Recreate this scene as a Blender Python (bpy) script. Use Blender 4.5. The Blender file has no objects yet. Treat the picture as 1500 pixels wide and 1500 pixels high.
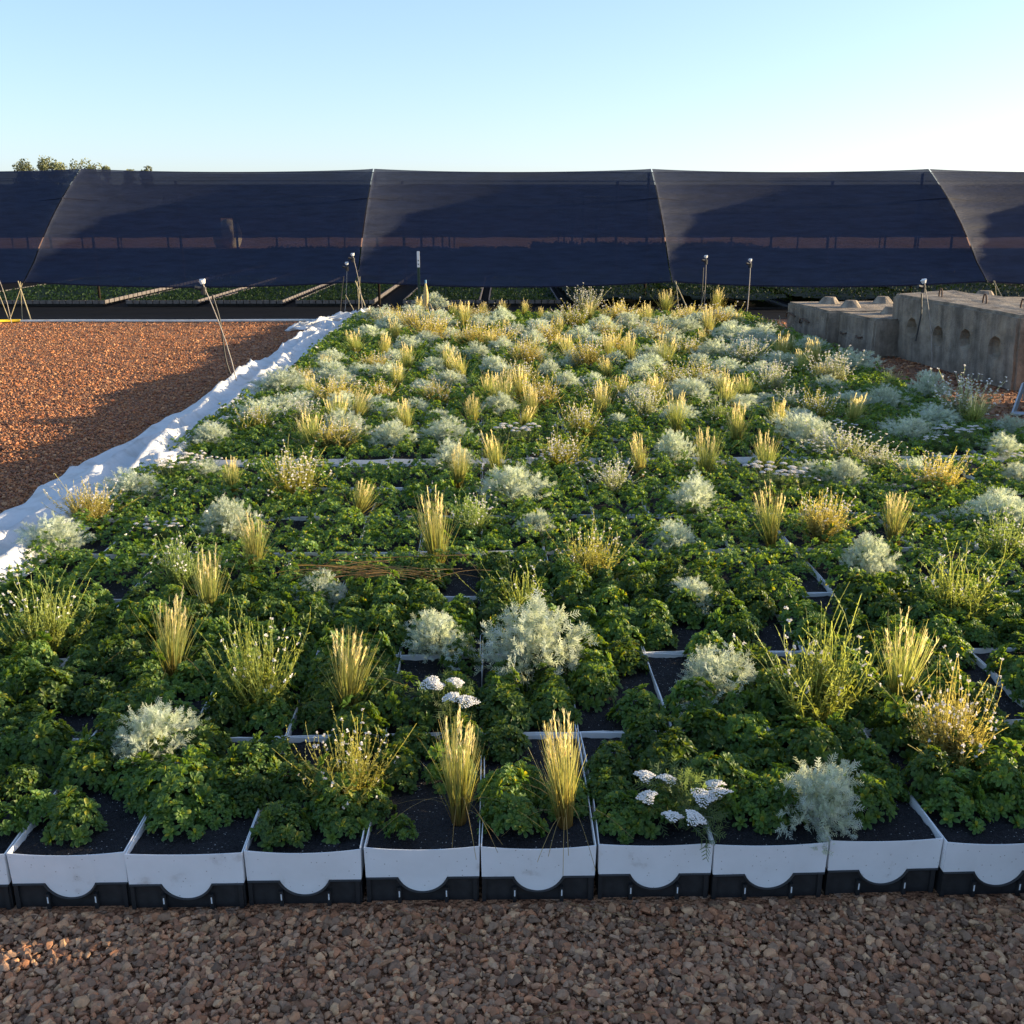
import bpy, bmesh, math, random
import numpy as np
from mathutils import Vector, Matrix, noise as mnoise

random.seed(11)
rng = np.random.default_rng(11)
SC = bpy.context.scene
COL = SC.collection
R = math.radians
PI = math.pi

# ------------------------------------------------------------------ camera
CAM_H, PITCH, YAW, F = 1.77, R(16.35), R(0.5), 1500.0
cam_d = bpy.data.cameras.new("camera")
cam_d.sensor_width = 36; cam_d.lens = 36.0; cam_d.clip_end = 3000; cam_d.clip_start = 0.05
cam = bpy.data.objects.new("camera", cam_d); COL.objects.link(cam)
cam.location = (0, 0, CAM_H); cam.rotation_euler = (PI/2 - PITCH, 0, -YAW)
SC.camera = cam
FW = np.array([math.sin(YAW)*math.cos(PITCH), math.cos(YAW)*math.cos(PITCH), -math.sin(PITCH)])
RT = np.array([math.cos(YAW), -math.sin(YAW), 0.0])
UP = np.cross(RT, FW)

def at(px, py, z=0.0):
    """estimate of where on the level z a feature of the photograph stands"""
    d = FW + RT*(px-750)/F - UP*(py-750)/F
    t = (z-CAM_H)/d[2]
    return d[0]*t, d[1]*t

def height_at(px, yb, yt, z0):
    x, y = at(px, yb, z0)
    d = FW + RT*(px-750)/F - UP*(yt-750)/F
    t = (y*math.cos(YAW)+x*math.sin(YAW)) / (d[1]*math.cos(YAW)+d[0]*math.sin(YAW))
    return CAM_H + d[2]*t - z0

def pix(x, y, z):
    v = np.array([x, y, z-CAM_H]); w = v@FW
    if w <= 0.05: return None
    return 750+F*(v@RT)/w, 750-F*(v@UP)/w, w

# ------------------------------------------------------------------ object helpers
def tag(o, label=None, cat=None, group=None, kind=None):
    if label: o['label'] = label
    if cat: o['category'] = cat
    if group: o['group'] = group
    if kind: o['kind'] = kind
    return o

def link(name, me, parent=None, loc=None, rz=0.0):
    o = bpy.data.objects.new(name, me); COL.objects.link(o)
    if parent: o.parent = parent
    if loc is not None: o.location = loc
    if rz: o.rotation_euler = (0, 0, rz)
    return o

def empty(name, loc, rz=0.0):
    o = bpy.data.objects.new(name, None); COL.objects.link(o)
    o.empty_display_size = 0.1
    o.location = loc; o.rotation_euler = (0, 0, rz)
    return o

class Acc:
    """collects quads / triangles with a colour per vertex"""
    def __init__(s): s.V=[]; s.Q=[]; s.T=[]; s.C=[]; s.n=0; s.qm=[]; s.tm=[]
    def add(s, V, Fc, col=(0.5,0.5,0.5), mi=0):
        V = np.asarray(V, float).reshape(-1,3); Fc = np.asarray(Fc, int)
        if len(Fc)==0: return
        c = np.asarray(col, float)
        if c.ndim == 1: c = np.tile(c, (len(V),1))
        s.V.append(V); s.C.append(c.reshape(-1,3))
        if Fc.shape[1]==4: s.Q.append(Fc+s.n); s.qm.append(np.full(len(Fc),mi))
        else: s.T.append(Fc+s.n); s.tm.append(np.full(len(Fc),mi))
        s.n += len(V)
    def mesh(s, name, mats, smooth=False):
        V = np.concatenate(s.V); C = np.concatenate(s.C)
        Q = np.concatenate(s.Q) if s.Q else np.zeros((0,4),int)
        T = np.concatenate(s.T) if s.T else np.zeros((0,3),int)
        mi = np.concatenate(s.qm+s.tm) if (s.qm or s.tm) else np.zeros(0,int)
        me = bpy.data.meshes.new(name)
        me.vertices.add(len(V)); me.vertices.foreach_set('co', V.ravel())
        loops = np.concatenate([Q.ravel(), T.ravel()])
        me.loops.add(len(loops)); me.loops.foreach_set('vertex_index', loops.astype(np.int32))
        starts = np.concatenate([np.arange(len(Q))*4, len(Q)*4+np.arange(len(T))*3])
        me.polygons.add(len(Q)+len(T))
        me.polygons.foreach_set('loop_start', starts.astype(np.int32))
        me.polygons.foreach_set('material_index', mi.astype(np.int32))
        me.polygons.foreach_set('use_smooth', np.full(len(Q)+len(T), smooth))
        me.update(calc_edges=True)
        a = me.color_attributes.new('Col', 'FLOAT_COLOR', 'POINT')
        a.data.foreach_set('color', np.concatenate([C, np.ones((len(C),1))],1).ravel())
        for m in (mats if isinstance(mats,(list,tuple)) else [mats]): me.materials.append(m)
        return me

def bm_mesh(name, bm, mats, smooth=False):
    me = bpy.data.meshes.new(name); bm.normal_update(); bm.to_mesh(me); bm.free()
    for m in (mats if isinstance(mats,(list,tuple)) else [mats]): me.materials.append(m)
    if smooth:
        for p in me.polygons: p.use_smooth = True
    return me

def grid_faces(nu, nv):
    i = np.arange(nu*nv).reshape(nu, nv)
    return np.stack([i[:-1,:-1], i[1:,:-1], i[1:,1:], i[:-1,1:]], -1).reshape(-1,4)

def ribbons(acc, P, W, S, C, mi=0):
    """P (B,n,3) centre lines, W (B,n) half widths, S (B,3) side vectors, C (B,n,3) colours"""
    B, n, _ = P.shape
    V = np.stack([P - S[:,None,:]*W[...,None], P + S[:,None,:]*W[...,None]], 2)
    idx = np.arange(B*n*2).reshape(B,n,2)
    Fc = np.stack([idx[:,:-1,0], idx[:,:-1,1], idx[:,1:,1], idx[:,1:,0]], -1).reshape(-1,4)
    acc.add(V, Fc, np.repeat(C[:,:,None,:],2,2), mi)

def unit(v): return v/np.maximum(np.linalg.norm(v, axis=-1, keepdims=True), 1e-9)

def tube(acc, pts, r, n=6, col=(.5,.5,.5), mi=0, caps=True):
    pts = np.asarray(pts, float); m = len(pts)
    r = np.broadcast_to(np.asarray(r,float),(m,))
    t = unit(np.gradient(pts, axis=0))
    ref = np.array([0,0,1.0]) if abs(t[0,2])<.9 else np.array([1.0,0,0])
    a = unit(np.cross(t, ref)); b = np.cross(t, a)
    th = np.arange(n)*2*PI/n
    V = pts[:,None,:] + r[:,None,None]*(a[:,None,:]*np.cos(th)[None,:,None] + b[:,None,:]*np.sin(th)[None,:,None])
    i = np.arange(m*n).reshape(m,n); j = np.roll(i,-1,1)
    acc.add(V, np.stack([i[:-1],j[:-1],j[1:],i[1:]],-1).reshape(-1,4), col, mi)
    if caps:
        for e in (0,m-1):
            acc.add(np.vstack([V[e], pts[e]]), np.stack([np.arange(n), (np.arange(n)+1)%n, np.full(n,n)],-1), col, mi)

def box(acc, x0,x1,y0,y1,z0,z1, col=(.5,.5,.5), mi=0):
    V=[(x,y,z) for z in (z0,z1) for y in (y0,y1) for x in (x0,x1)]
    acc.add(V, [(0,2,3,1),(4,5,7,6),(0,1,5,4),(2,6,7,3),(0,4,6,2),(1,3,7,5)], col, mi)

# ------------------------------------------------------------------ materials
def newmat(name):
    m = bpy.data.materials.new(name); m.use_nodes = True
    nt = m.node_tree; nt.nodes.clear()
    out = nt.nodes.new('ShaderNodeOutputMaterial')
    return m, nt, out
def N(nt, t, **kw):
    n = nt.nodes.new(t)
    for k,v in kw.items():
        if k in n.inputs.keys() if hasattr(n.inputs,'keys') else False: n.inputs[k].default_value = v
        else: setattr(n,k,v)
    return n
def ramp(nt, fac, stops):
    r = nt.nodes.new('ShaderNodeValToRGB'); nt.links.new(fac, r.inputs[0])
    e = r.color_ramp.elements
    while len(e) < len(stops): e.new(.5)
    for q,(p,c) in zip(e,stops):
        q.position = p; q.color = (*c,1) if len(c)==3 else c
    return r.outputs[0]
def noise_tex(nt, scale, detail=4, vec=None, rough=.55):
    n = nt.nodes.new('ShaderNodeTexNoise'); n.inputs['Scale'].default_value = scale
    n.inputs['Detail'].default_value = detail; n.inputs['Roughness'].default_value = rough
    if vec is not None: nt.links.new(vec, n.inputs['Vector'])
    return n
def coords(nt, scale=(1,1,1), which='Object'):
    tc = nt.nodes.new('ShaderNodeTexCoord'); mp = nt.nodes.new('ShaderNodeMapping')
    mp.inputs['Scale'].default_value = scale
    nt.links.new(tc.outputs[which], mp.inputs[0]); return mp.outputs[0]
def mixc(nt, fac, a, b, mode='MIX'):
    m = nt.nodes.new('ShaderNodeMix'); m.data_type='RGBA'; m.blend_type = mode
    for s,v in ((0,fac),(6,a),(7,b)):
        if hasattr(v,'is_linked'): nt.links.new(v, m.inputs[s])
        else: m.inputs[s].default_value = v if s==0 else (*v,1)
    return m.outputs[2]
def bump(nt, h, strength, dist):
    b = nt.nodes.new('ShaderNodeBump'); b.inputs['Strength'].default_value = strength
    b.inputs['Distance'].default_value = dist; nt.links.new(h, b.inputs['Height']); return b.outputs[0]
def attr(nt): 
    a = nt.nodes.new('ShaderNodeAttribute'); a.attribute_name = 'Col'; return a.outputs['Color']
def principled(nt, out, color, rough=.6, spec=.4, normal=None, metallic=0):
    p = nt.nodes.new('ShaderNodeBsdfPrincipled')
    if hasattr(color,'is_linked'): nt.links.new(color, p.inputs['Base Color'])
    else: p.inputs['Base Color'].default_value = (*color,1)
    if hasattr(rough,'is_linked'): nt.links.new(rough, p.inputs['Roughness'])
    else: p.inputs['Roughness'].default_value = rough
    p.inputs['Specular IOR Level'].default_value = spec
    p.inputs['Metallic'].default_value = metallic
    if normal is not None: nt.links.new(normal, p.inputs['Normal'])
    if out is not None: nt.links.new(p.outputs[0], out.inputs[0])
    return p

def leaf_mat(name, trans, rough=.5, spec=.3, tint=(1.15,1.2,.55), vary=.25):
    m, nt, out = newmat(name)
    c = attr(nt)
    oi = nt.nodes.new('ShaderNodeObjectInfo')
    hs = nt.nodes.new('ShaderNodeHueSaturation')
    mr = nt.nodes.new('ShaderNodeMapRange'); nt.links.new(oi.outputs['Random'], mr.inputs[0])
    mr.inputs[3].default_value = 1-vary; mr.inputs[4].default_value = 1+vary
    nt.links.new(mr.outputs[0], hs.inputs['Value']); nt.links.new(c, hs.inputs['Color'])
    p = principled(nt, None, hs.outputs[0], rough, spec)
    t = nt.nodes.new('ShaderNodeBsdfTranslucent')
    tc = mixc(nt, 1.0, hs.outputs[0], tint, 'MULTIPLY'); nt.links.new(tc, t.inputs[0])
    mx = nt.nodes.new('ShaderNodeMixShader'); mx.inputs[0].default_value = trans
    nt.links.new(p.outputs[0], mx.inputs[1]); nt.links.new(t.outputs[0], mx.inputs[2])
    nt.links.new(mx.outputs[0], out.inputs[0]); return m

M_SEDUM = leaf_mat('stonecrop_leaf', .42, .46, .28, (1.8,1.5,.4), .33)
M_GRASS = leaf_mat('dry_grass', .58, .5, .3, (1.3,1.15,.7), .15)
M_WISP = leaf_mat('wispy_foliage', .52, .5, .25, (1.3,1.2,.6), .15)
M_SILVER = leaf_mat('silver_foliage', .42, .7, .15, (1.15,1.1,.8), .12)
M_PETAL = leaf_mat('white_petal', .35, .6, .2, (1.05,1.0,.95), .03)
M_BEDLEAF = leaf_mat('seedling_leaf', .25, .5, .25, (1.2,1.2,.6), .15)
M_TREE = leaf_mat('tree_leaf', .25, .6, .2, (1.2,1.2,.6), .1)

def vcol_mat(name, rough=.8, spec=.25, nscale=60, nb=.3, dist=.004):
    m, nt, out = newmat(name); v = coords(nt)
    n = noise_tex(nt, nscale, 5, v)
    c = mixc(nt, .55, attr(nt), ramp(nt, n.outputs[0], [(.3,(.45,.45,.45)),(.7,(1.25,1.2,1.15))]), 'MULTIPLY')
    principled(nt, out, c, rough, spec, bump(nt, n.outputs[0], nb, dist)); return m
M_STONE = vcol_mat('gravel_stone', .72, .3, 90, .5, .003)
M_BARK = vcol_mat('bark', .9, .1, 8, .4, .02)

def mat_ground():
    m, nt, out = newmat('gravel_ground'); v = coords(nt)
    vo = nt.nodes.new('ShaderNodeTexVoronoi'); vo.inputs['Scale'].default_value = 42
    nt.links.new(v, vo.inputs['Vector'])
    vo2 = nt.nodes.new('ShaderNodeTexVoronoi'); vo2.inputs['Scale'].default_value = 95
    nt.links.new(v, vo2.inputs['Vector'])
    c = ramp(nt, vo.outputs['Color'], [(.0,(.15,.07,.04)),(.35,(.36,.165,.085)),(.65,(.48,.24,.125)),(.85,(.40,.25,.17)),(1,(.54,.34,.21))])
    big = noise_tex(nt, .8, 4, v)
    c = mixc(nt, .5, c, ramp(nt, big.outputs[0], [(.3,(.7,.66,.62)),(.7,(1.15,1.1,1.05))]), 'MULTIPLY')
    h = nt.nodes.new('ShaderNodeMath'); h.operation='MULTIPLY_ADD'
    nt.links.new(vo.outputs['Distance'], h.inputs[0]); h.inputs[1].default_value=-1.0
    nt.links.new(vo2.outputs['Distance'], h.inputs[2])
    principled(nt, out, c, .85, .2, bump(nt, h.outputs[0], .9, .02)); return m
M_GROUND = mat_ground()

def mat_soil():
    m, nt, out = newmat('potting_soil'); v = coords(nt)
    n = noise_tex(nt, 120, 6, v, .7)
    vo = nt.nodes.new('ShaderNodeTexVoronoi'); vo.inputs['Scale'].default_value = 210
    nt.links.new(v, vo.inputs['Vector'])
    c = ramp(nt, n.outputs[0], [(.3,(.008,.008,.010)),(.6,(.026,.025,.028)),(.8,(.06,.055,.055))])
    sp = nt.nodes.new('ShaderNodeSeparateColor'); nt.links.new(vo.outputs['Color'], sp.inputs[0])
    g = ramp(nt, sp.outputs[0], [(.955,(0,0,0)),(.965,(1,1,1))])
    d = ramp(nt, vo.outputs['Distance'], [(.30,(1,1,1)),(.42,(0,0,0))])
    mk = mixc(nt, 1.0, g, d, 'MULTIPLY')
    c = mixc(nt, mk, c, (.40,.39,.38))
    hh = mixc(nt, .5, n.outputs[1], vo.outputs['Distance'])
    principled(nt, out, c, .9, .25, bump(nt, hh, 1.0, .012)); return m
M_SOIL = mat_soil()

def mat_white_plastic():
    m, nt, out = newmat('white_corrugated_sleeve'); v0 = coords(nt)
    oi=nt.nodes.new('ShaderNodeObjectInfo'); va=nt.nodes.new('ShaderNodeVectorMath'); va.operation='ADD'
    ml=nt.nodes.new('ShaderNodeMath'); ml.operation='MULTIPLY'; ml.inputs[1].default_value=37; nt.links.new(oi.outputs['Random'],ml.inputs[0])
    nt.links.new(v0,va.inputs[0]); nt.links.new(ml.outputs[0],va.inputs[1]); v=va.outputs[0]
    n = noise_tex(nt, 14, 5, v)
    vo = nt.nodes.new('ShaderNodeTexVoronoi'); vo.inputs['Scale'].default_value = 60
    nt.links.new(v, vo.inputs['Vector'])
    c = ramp(nt, n.outputs[0], [(.24,(.58,.55,.52)),(.38,(.78,.775,.77)),(.8,(.84,.84,.84))])
    dirt = ramp(nt, vo.outputs['Distance'], [(.06,(.35,.28,.24)),(.12,(1,1,1))])
    c = mixc(nt, .8, c, dirt, 'MULTIPLY')
    principled(nt, out, c, .5, .4, bump(nt, n.outputs[0], .12, .01)); return m
M_WHITE = mat_white_plastic()

def simple(name, col, rough=.6, spec=.4, var=.25, scale=12, metallic=0, nb=.1):
    m, nt, out = newmat(name); v = coords(nt); n = noise_tex(nt, scale, 5, v)
    c = mixc(nt, var, col, ramp(nt, n.outputs[0], [(.25,tuple(x*.35 for x in col)),(.75,tuple(min(1,x*1.6) for x in col))]))
    principled(nt, out, c, rough, spec, bump(nt, n.outputs[0], nb, .01), metallic); return m
M_BLACK = simple('black_tray_plastic', (.022,.022,.023), .55, .4, .7, 30)
M_FABRIC = simple('black_ground_fabric', (.016,.015,.017), .8, .2, .6, 3)
M_STEEL = simple('galvanised_steel', (.42,.43,.45), .45, .5, .3, 25, .7)
M_PIPE = simple('white_pipe', (.70,.66,.58), .5, .4, .3, 9)
M_HOSE = simple('yellow_hose', (.75,.50,.03), .5, .4, .2, 9)
M_GREENPOST = simple('green_paint', (.03,.06,.04), .5, .4, .4, 20)
M_WHITEPAINT = simple('white_paint', (.75,.75,.74), .5, .4, .2, 20)
M_BLUECAP = simple('blue_plastic', (.03,.22,.42), .4, .5, .2, 20)
M_TAN = simple('tan_fibre', (.45,.36,.16), .8, .1, .6, 40)
M_ROPE = simple('tan_rope', (.34,.29,.18), .9, .1, .5, 40)
M_RUST = simple('rusty_rebar', (.14,.09,.065), .8, .3, .6, 30, .4)
M_BLACKTUBE = simple('black_tube', (.02,.02,.02), .5, .4, .3, 20)
M_STAKE = simple('weathered_stake', (.33,.29,.25), .6, .3, .5, 14)
M_TRAYRIM = simple('grey_tray_rim', (.40,.36,.36), .6, .3, .5, 12)
M_MOUND = simple('tan_sack', (.80,.60,.42), .9, .1, .6, 3, 0, .4)

def mat_concrete():
    m, nt, out = newmat('weathered_concrete')
    v = coords(nt); vs = coords(nt, (4.5,4.5,.45))
    n = noise_tex(nt, 5, 8, v, .65); st = noise_tex(nt, 1.6, 5, vs, .6); f = noise_tex(nt, 60, 4, v)
    c = ramp(nt, n.outputs[0], [(.25,(.13,.105,.08)),(.5,(.28,.228,.175)),(.75,(.42,.355,.28))])
    c = mixc(nt, .65, c, ramp(nt, st.outputs[0], [(.34,(.36,.36,.37)),(.52,(.95,.93,.9)),(.66,(1.3,1.22,1.08))]), 'MULTIPLY')
    hh = mixc(nt, .5, n.outputs[0], f.outputs[0])
    principled(nt, out, c, .9, .2, bump(nt, hh, .9, .03)); return m
M_CONC = mat_concrete()

def mat_net(name, transp, col, transl=.25):
    m, nt, out = newmat(name); v = coords(nt, (1.2,1,9)); n = noise_tex(nt, 2.2, 5, v)
    w = coords(nt, (3,1,40)); n2 = noise_tex(nt, 3, 3, w)
    c = mixc(nt, .5, col, ramp(nt, n.outputs[0], [(.3,tuple(x*.55 for x in col)),(.7,tuple(x*1.5 for x in col))]))
    d = principled(nt, None, c, .7, .25, bump(nt, n2.outputs[0], .7, .03))
    t = nt.nodes.new('ShaderNodeBsdfTranslucent'); nt.links.new(c, t.inputs[0])
    mx = nt.nodes.new('ShaderNodeMixShader'); mx.inputs[0].default_value = transl
    nt.links.new(d.outputs[0], mx.inputs[1]); nt.links.new(t.outputs[0], mx.inputs[2])
    tr = nt.nodes.new('ShaderNodeBsdfTransparent')
    m2 = nt.nodes.new('ShaderNodeMixShader'); m2.inputs[0].default_value = transp
    nt.links.new(mx.outputs[0], m2.inputs[1]); nt.links.new(tr.outputs[0], m2.inputs[2])
    nt.links.new(m2.outputs[0], out.inputs[0]); return m
M_NET = mat_net('shade_net', .065, (.026,.034,.066), .3)
M_ROOF = mat_net('roof_net', .34, (.035,.045,.08), .3)
M_BACKNET = mat_net('back_net', .04, (.03,.033,.05), .2)
M_BARKPOST = simple('dark_timber',(.06,.045,.035),.85,.2,.5,10)
M_SEAM = simple('net_seam', (.012,.014,.03), .8, .2, .3, 8)

def mat_tarp():
    m, nt, out = newmat('white_frost_cloth'); v = coords(nt); n = noise_tex(nt, 6, 6, v); n2 = noise_tex(nt, 40, 3, v)
    c = ramp(nt, n.outputs[0], [(.25,(.62,.60,.56)),(.5,(.80,.80,.79)),(.8,(.84,.84,.84))])
    p = principled(nt, None, c, .7, .25, bump(nt, mixc(nt,.3,n.outputs[0],n2.outputs[0]), .5, .03))
    t = nt.nodes.new('ShaderNodeBsdfTranslucent'); nt.links.new(c, t.inputs[0])
    mx = nt.nodes.new('ShaderNodeMixShader'); mx.inputs[0].default_value = .3
    nt.links.new(p.outputs[0], mx.inputs[1]); nt.links.new(t.outputs[0], mx.inputs[2])
    nt.links.new(mx.outputs[0], out.inputs[0]); return m
M_TARP = mat_tarp()

# ------------------------------------------------------------------ light
SUN_AZ, SUN_EL = R(79.5), R(10.0)
w = bpy.data.worlds.new("World"); SC.world = w; w.use_nodes = True
nt = w.node_tree; bg = nt.nodes['Background']
sky = nt.nodes.new('ShaderNodeTexSky'); sky.sky_type = 'NISHITA'; sky.sun_disc = False
sky.sun_elevation = SUN_EL; sky.sun_rotation = SUN_AZ
sky.altitude = 100; sky.air_density = 0.8; sky.dust_density = 1.0; sky.ozone_density = 3.5
gm=nt.nodes.new('ShaderNodeGamma'); gm.inputs[1].default_value=.65
nt.links.new(sky.outputs[0],gm.inputs[0]); hs_=nt.nodes.new('ShaderNodeHueSaturation'); hs_.inputs['Saturation'].default_value=1.06
nt.links.new(mixc(nt,1.0,gm.outputs[0],(1.0,.925,.93),'MULTIPLY'),hs_.inputs['Color']); nt.links.new(hs_.outputs[0], bg.inputs[0]); bg.inputs[1].default_value = 0.15
sl = bpy.data.lights.new("sun", 'SUN'); sl.energy = 3.6; sl.angle = R(.6); sl.color = (1.0,.80,.50)
so = bpy.data.objects.new("sun", sl); COL.objects.link(so)
sv = Vector((math.sin(SUN_AZ)*math.cos(SUN_EL), math.cos(SUN_AZ)*math.cos(SUN_EL), math.sin(SUN_EL)))
so.rotation_euler = sv.to_track_quat('Z','Y').to_euler(); so.location = (30,2,6)
SC.view_settings.view_transform = 'Standard'; SC.view_settings.look = 'None'
SC.view_settings.exposure = 1.95; SC.view_settings.gamma = 1.0
SC.render.engine = 'CYCLES'
SC.cycles.max_bounces = 8; SC.cycles.transparent_max_bounces = 16; SC.cycles.diffuse_bounces = 4
SC.cycles.use_denoising = True

# ------------------------------------------------------------------ ground
a = Acc(); a.add([(-1500,-300,0),(1500,-300,0),(1500,2500,0),(-1500,2500,0)], [(0,1,2,3)])
tag(link('ground', a.mesh('ground', M_GROUND)), 'reddish crushed gravel yard around the planting bed', kind='structure')

def ico(sub):
    bm = bmesh.new(); bmesh.ops.create_icosphere(bm, subdivisions=sub, radius=1)
    V = np.array([v.co[:] for v in bm.verts]); T = np.array([[v.index for v in f.verts] for f in bm.faces]); bm.free()
    return V, T
def rand_rot(n):
    q = unit(rng.normal(size=(n,4))); w_,x,y,z = q.T
    return np.stack([np.stack([1-2*(y*y+z*z),2*(x*y-z*w_),2*(x*z+y*w_)],-1),
                     np.stack([2*(x*y+z*w_),1-2*(x*x+z*z),2*(y*z-x*w_)],-1),
                     np.stack([2*(x*z-y*w_),2*(y*z+x*w_),1-2*(x*x+y*y)],-1)],1)
STONE_PAL = np.array([(.30,.175,.115),(.38,.235,.150),(.25,.14,.095),(.24,.165,.12),(.42,.29,.19),(.33,.17,.10),(.17,.115,.085),(.30,.21,.155)])*np.array([1.30,1.12,.92])
FIELD_PAL = np.array([(.40,.185,.095),(.46,.235,.12),(.33,.14,.08),(.27,.16,.11),(.52,.31,.18),(.40,.18,.08),(.20,.11,.08)])*np.array([.97,.85,.71])
def stones(acc, xy, size, pal, sub):
    V0, T = ico(sub); n = len(xy)
    # a few chipped shapes
    shapes = []
    for k in range(12):
        V = V0*1.0
        for _ in range(7):
            nrm = unit(rng.normal(size=3)); d = V@nrm; lim = rng.uniform(.38,.72)
            V = V - np.maximum(d-lim,0)[:,None]*nrm
        V += rng.normal(size=V.shape)*.035
        shapes.append(V)
    shapes = np.array(shapes)[rng.integers(0,12,n)]
    sc = np.stack([rng.uniform(.8,1.3,n), rng.uniform(.6,1.0,n), rng.uniform(.45,.8,n)],-1)*size[:,None]*.62
    Vv = shapes*sc[:,None,:]
    # tilt mostly flat-lying
    Rm = rand_rot(n); th = rng.uniform(0,2*PI,n); tl = rng.normal(0,.45,n)
    cz, sz = np.cos(th), np.sin(th); ct, st = np.cos(tl), np.sin(tl); z0 = np.zeros(n); o1 = np.ones(n)
    Rz = np.stack([np.stack([cz,-sz,z0],-1),np.stack([sz,cz,z0],-1),np.stack([z0,z0,o1],-1)],1)
    Rx = np.stack([np.stack([o1,z0,z0],-1),np.stack([z0,ct,-st],-1),np.stack([z0,st,ct],-1)],1)
    Rm = Rz@Rx
    Vv = np.einsum('nij,nvj->nvi', Rm, Vv)
    Vv[...,0] += xy[:,0,None]; Vv[...,1] += xy[:,1,None]
    Vv[...,2] += (size*.22 + rng.uniform(0,.006,n))[:,None]
    nv = len(V0)
    Tf = (T[None]+ (np.arange(n)*nv)[:,None,None]).reshape(-1,3)
    c = pal[rng.integers(0,len(pal),n)]*rng.uniform(.65,1.25,(n,1))
    acc.add(Vv, Tf, np.repeat(c[:,None,:],nv,1))
a = Acc()
n = 31000
xy = np.stack([rng.uniform(-1.9,1.9,n), rng.uniform(1.55,2.30,n)],-1)
xy[:,1]+=xy[:,0]*.0175
stones(a, xy, np.clip(rng.lognormal(math.log(.0148),.36,n),.006,.034), STONE_PAL, 2)
n = 6000
xy = np.concatenate([np.stack([rng.uniform(-3.2,3.2,n//2), rng.uniform(.9,1.55,n//2)],-1),
      np.stack([rng.choice([-1,1],n//2)*rng.uniform(1.9,3.2,n//2), rng.uniform(1.4,2.28,n//2)],-1)])
stones(a, xy, np.clip(rng.lognormal(math.log(.021),.3,n),.010,.040), STONE_PAL, 1)
o = link('gravel', a.mesh('foreground_gravel', M_STONE, False))
tag(o, 'loose brown crushed stone in front of the white trays', 'gravel', kind='stuff')
a = Acc()
n = 85000
d = 4.2*np.exp(rng.uniform(0,1,n)*math.log(17.3/4.2)); x = -2.55 - rng.uniform(0,1,n)*(d*.52-1.6).clip(.6)
stones(a, np.stack([x,d],-1), np.clip(rng.lognormal(math.log(.0145),.34,n)*(d/6)**.3,.008,.05), FIELD_PAL, 1)
n = 7000
xy = np.stack([rng.uniform(3.7,6.5,n), rng.uniform(6.5,17.3,n)],-1)
stones(a, xy, np.clip(rng.lognormal(math.log(.03),.3,n),.012,.06), FIELD_PAL, 1)
o = link('gravel', a.mesh('field_gravel', M_STONE, False))
tag(o, 'orange sunlit gravel beside the planting bed and concrete blocks', 'gravel', kind='stuff')

# ------------------------------------------------------------------ planting bed of trays
RIM, SOIL = .172, .152
BX0, BX1, BY0 = -2.30, 3.92, 2.335
TW, TD, SKEW = .308, .612, R(1.0)
NROW = 23
GAP_ROW, GAP, RISE = 7, .075, .014
def row_y(r): return BY0 + r*TD + (GAP if r >= GAP_ROW else 0)
def row_z(r): return RISE if r >= GAP_ROW else 0.0
def y_to_z(y): return RISE if y >= row_y(GAP_ROW)-.02 else 0.0
def skewed(x, y): 
    return x*math.cos(SKEW)-(y-BY0)*math.sin(SKEW), BY0+(y-BY0)*math.cos(SKEW)+x*math.sin(SKEW)

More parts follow.
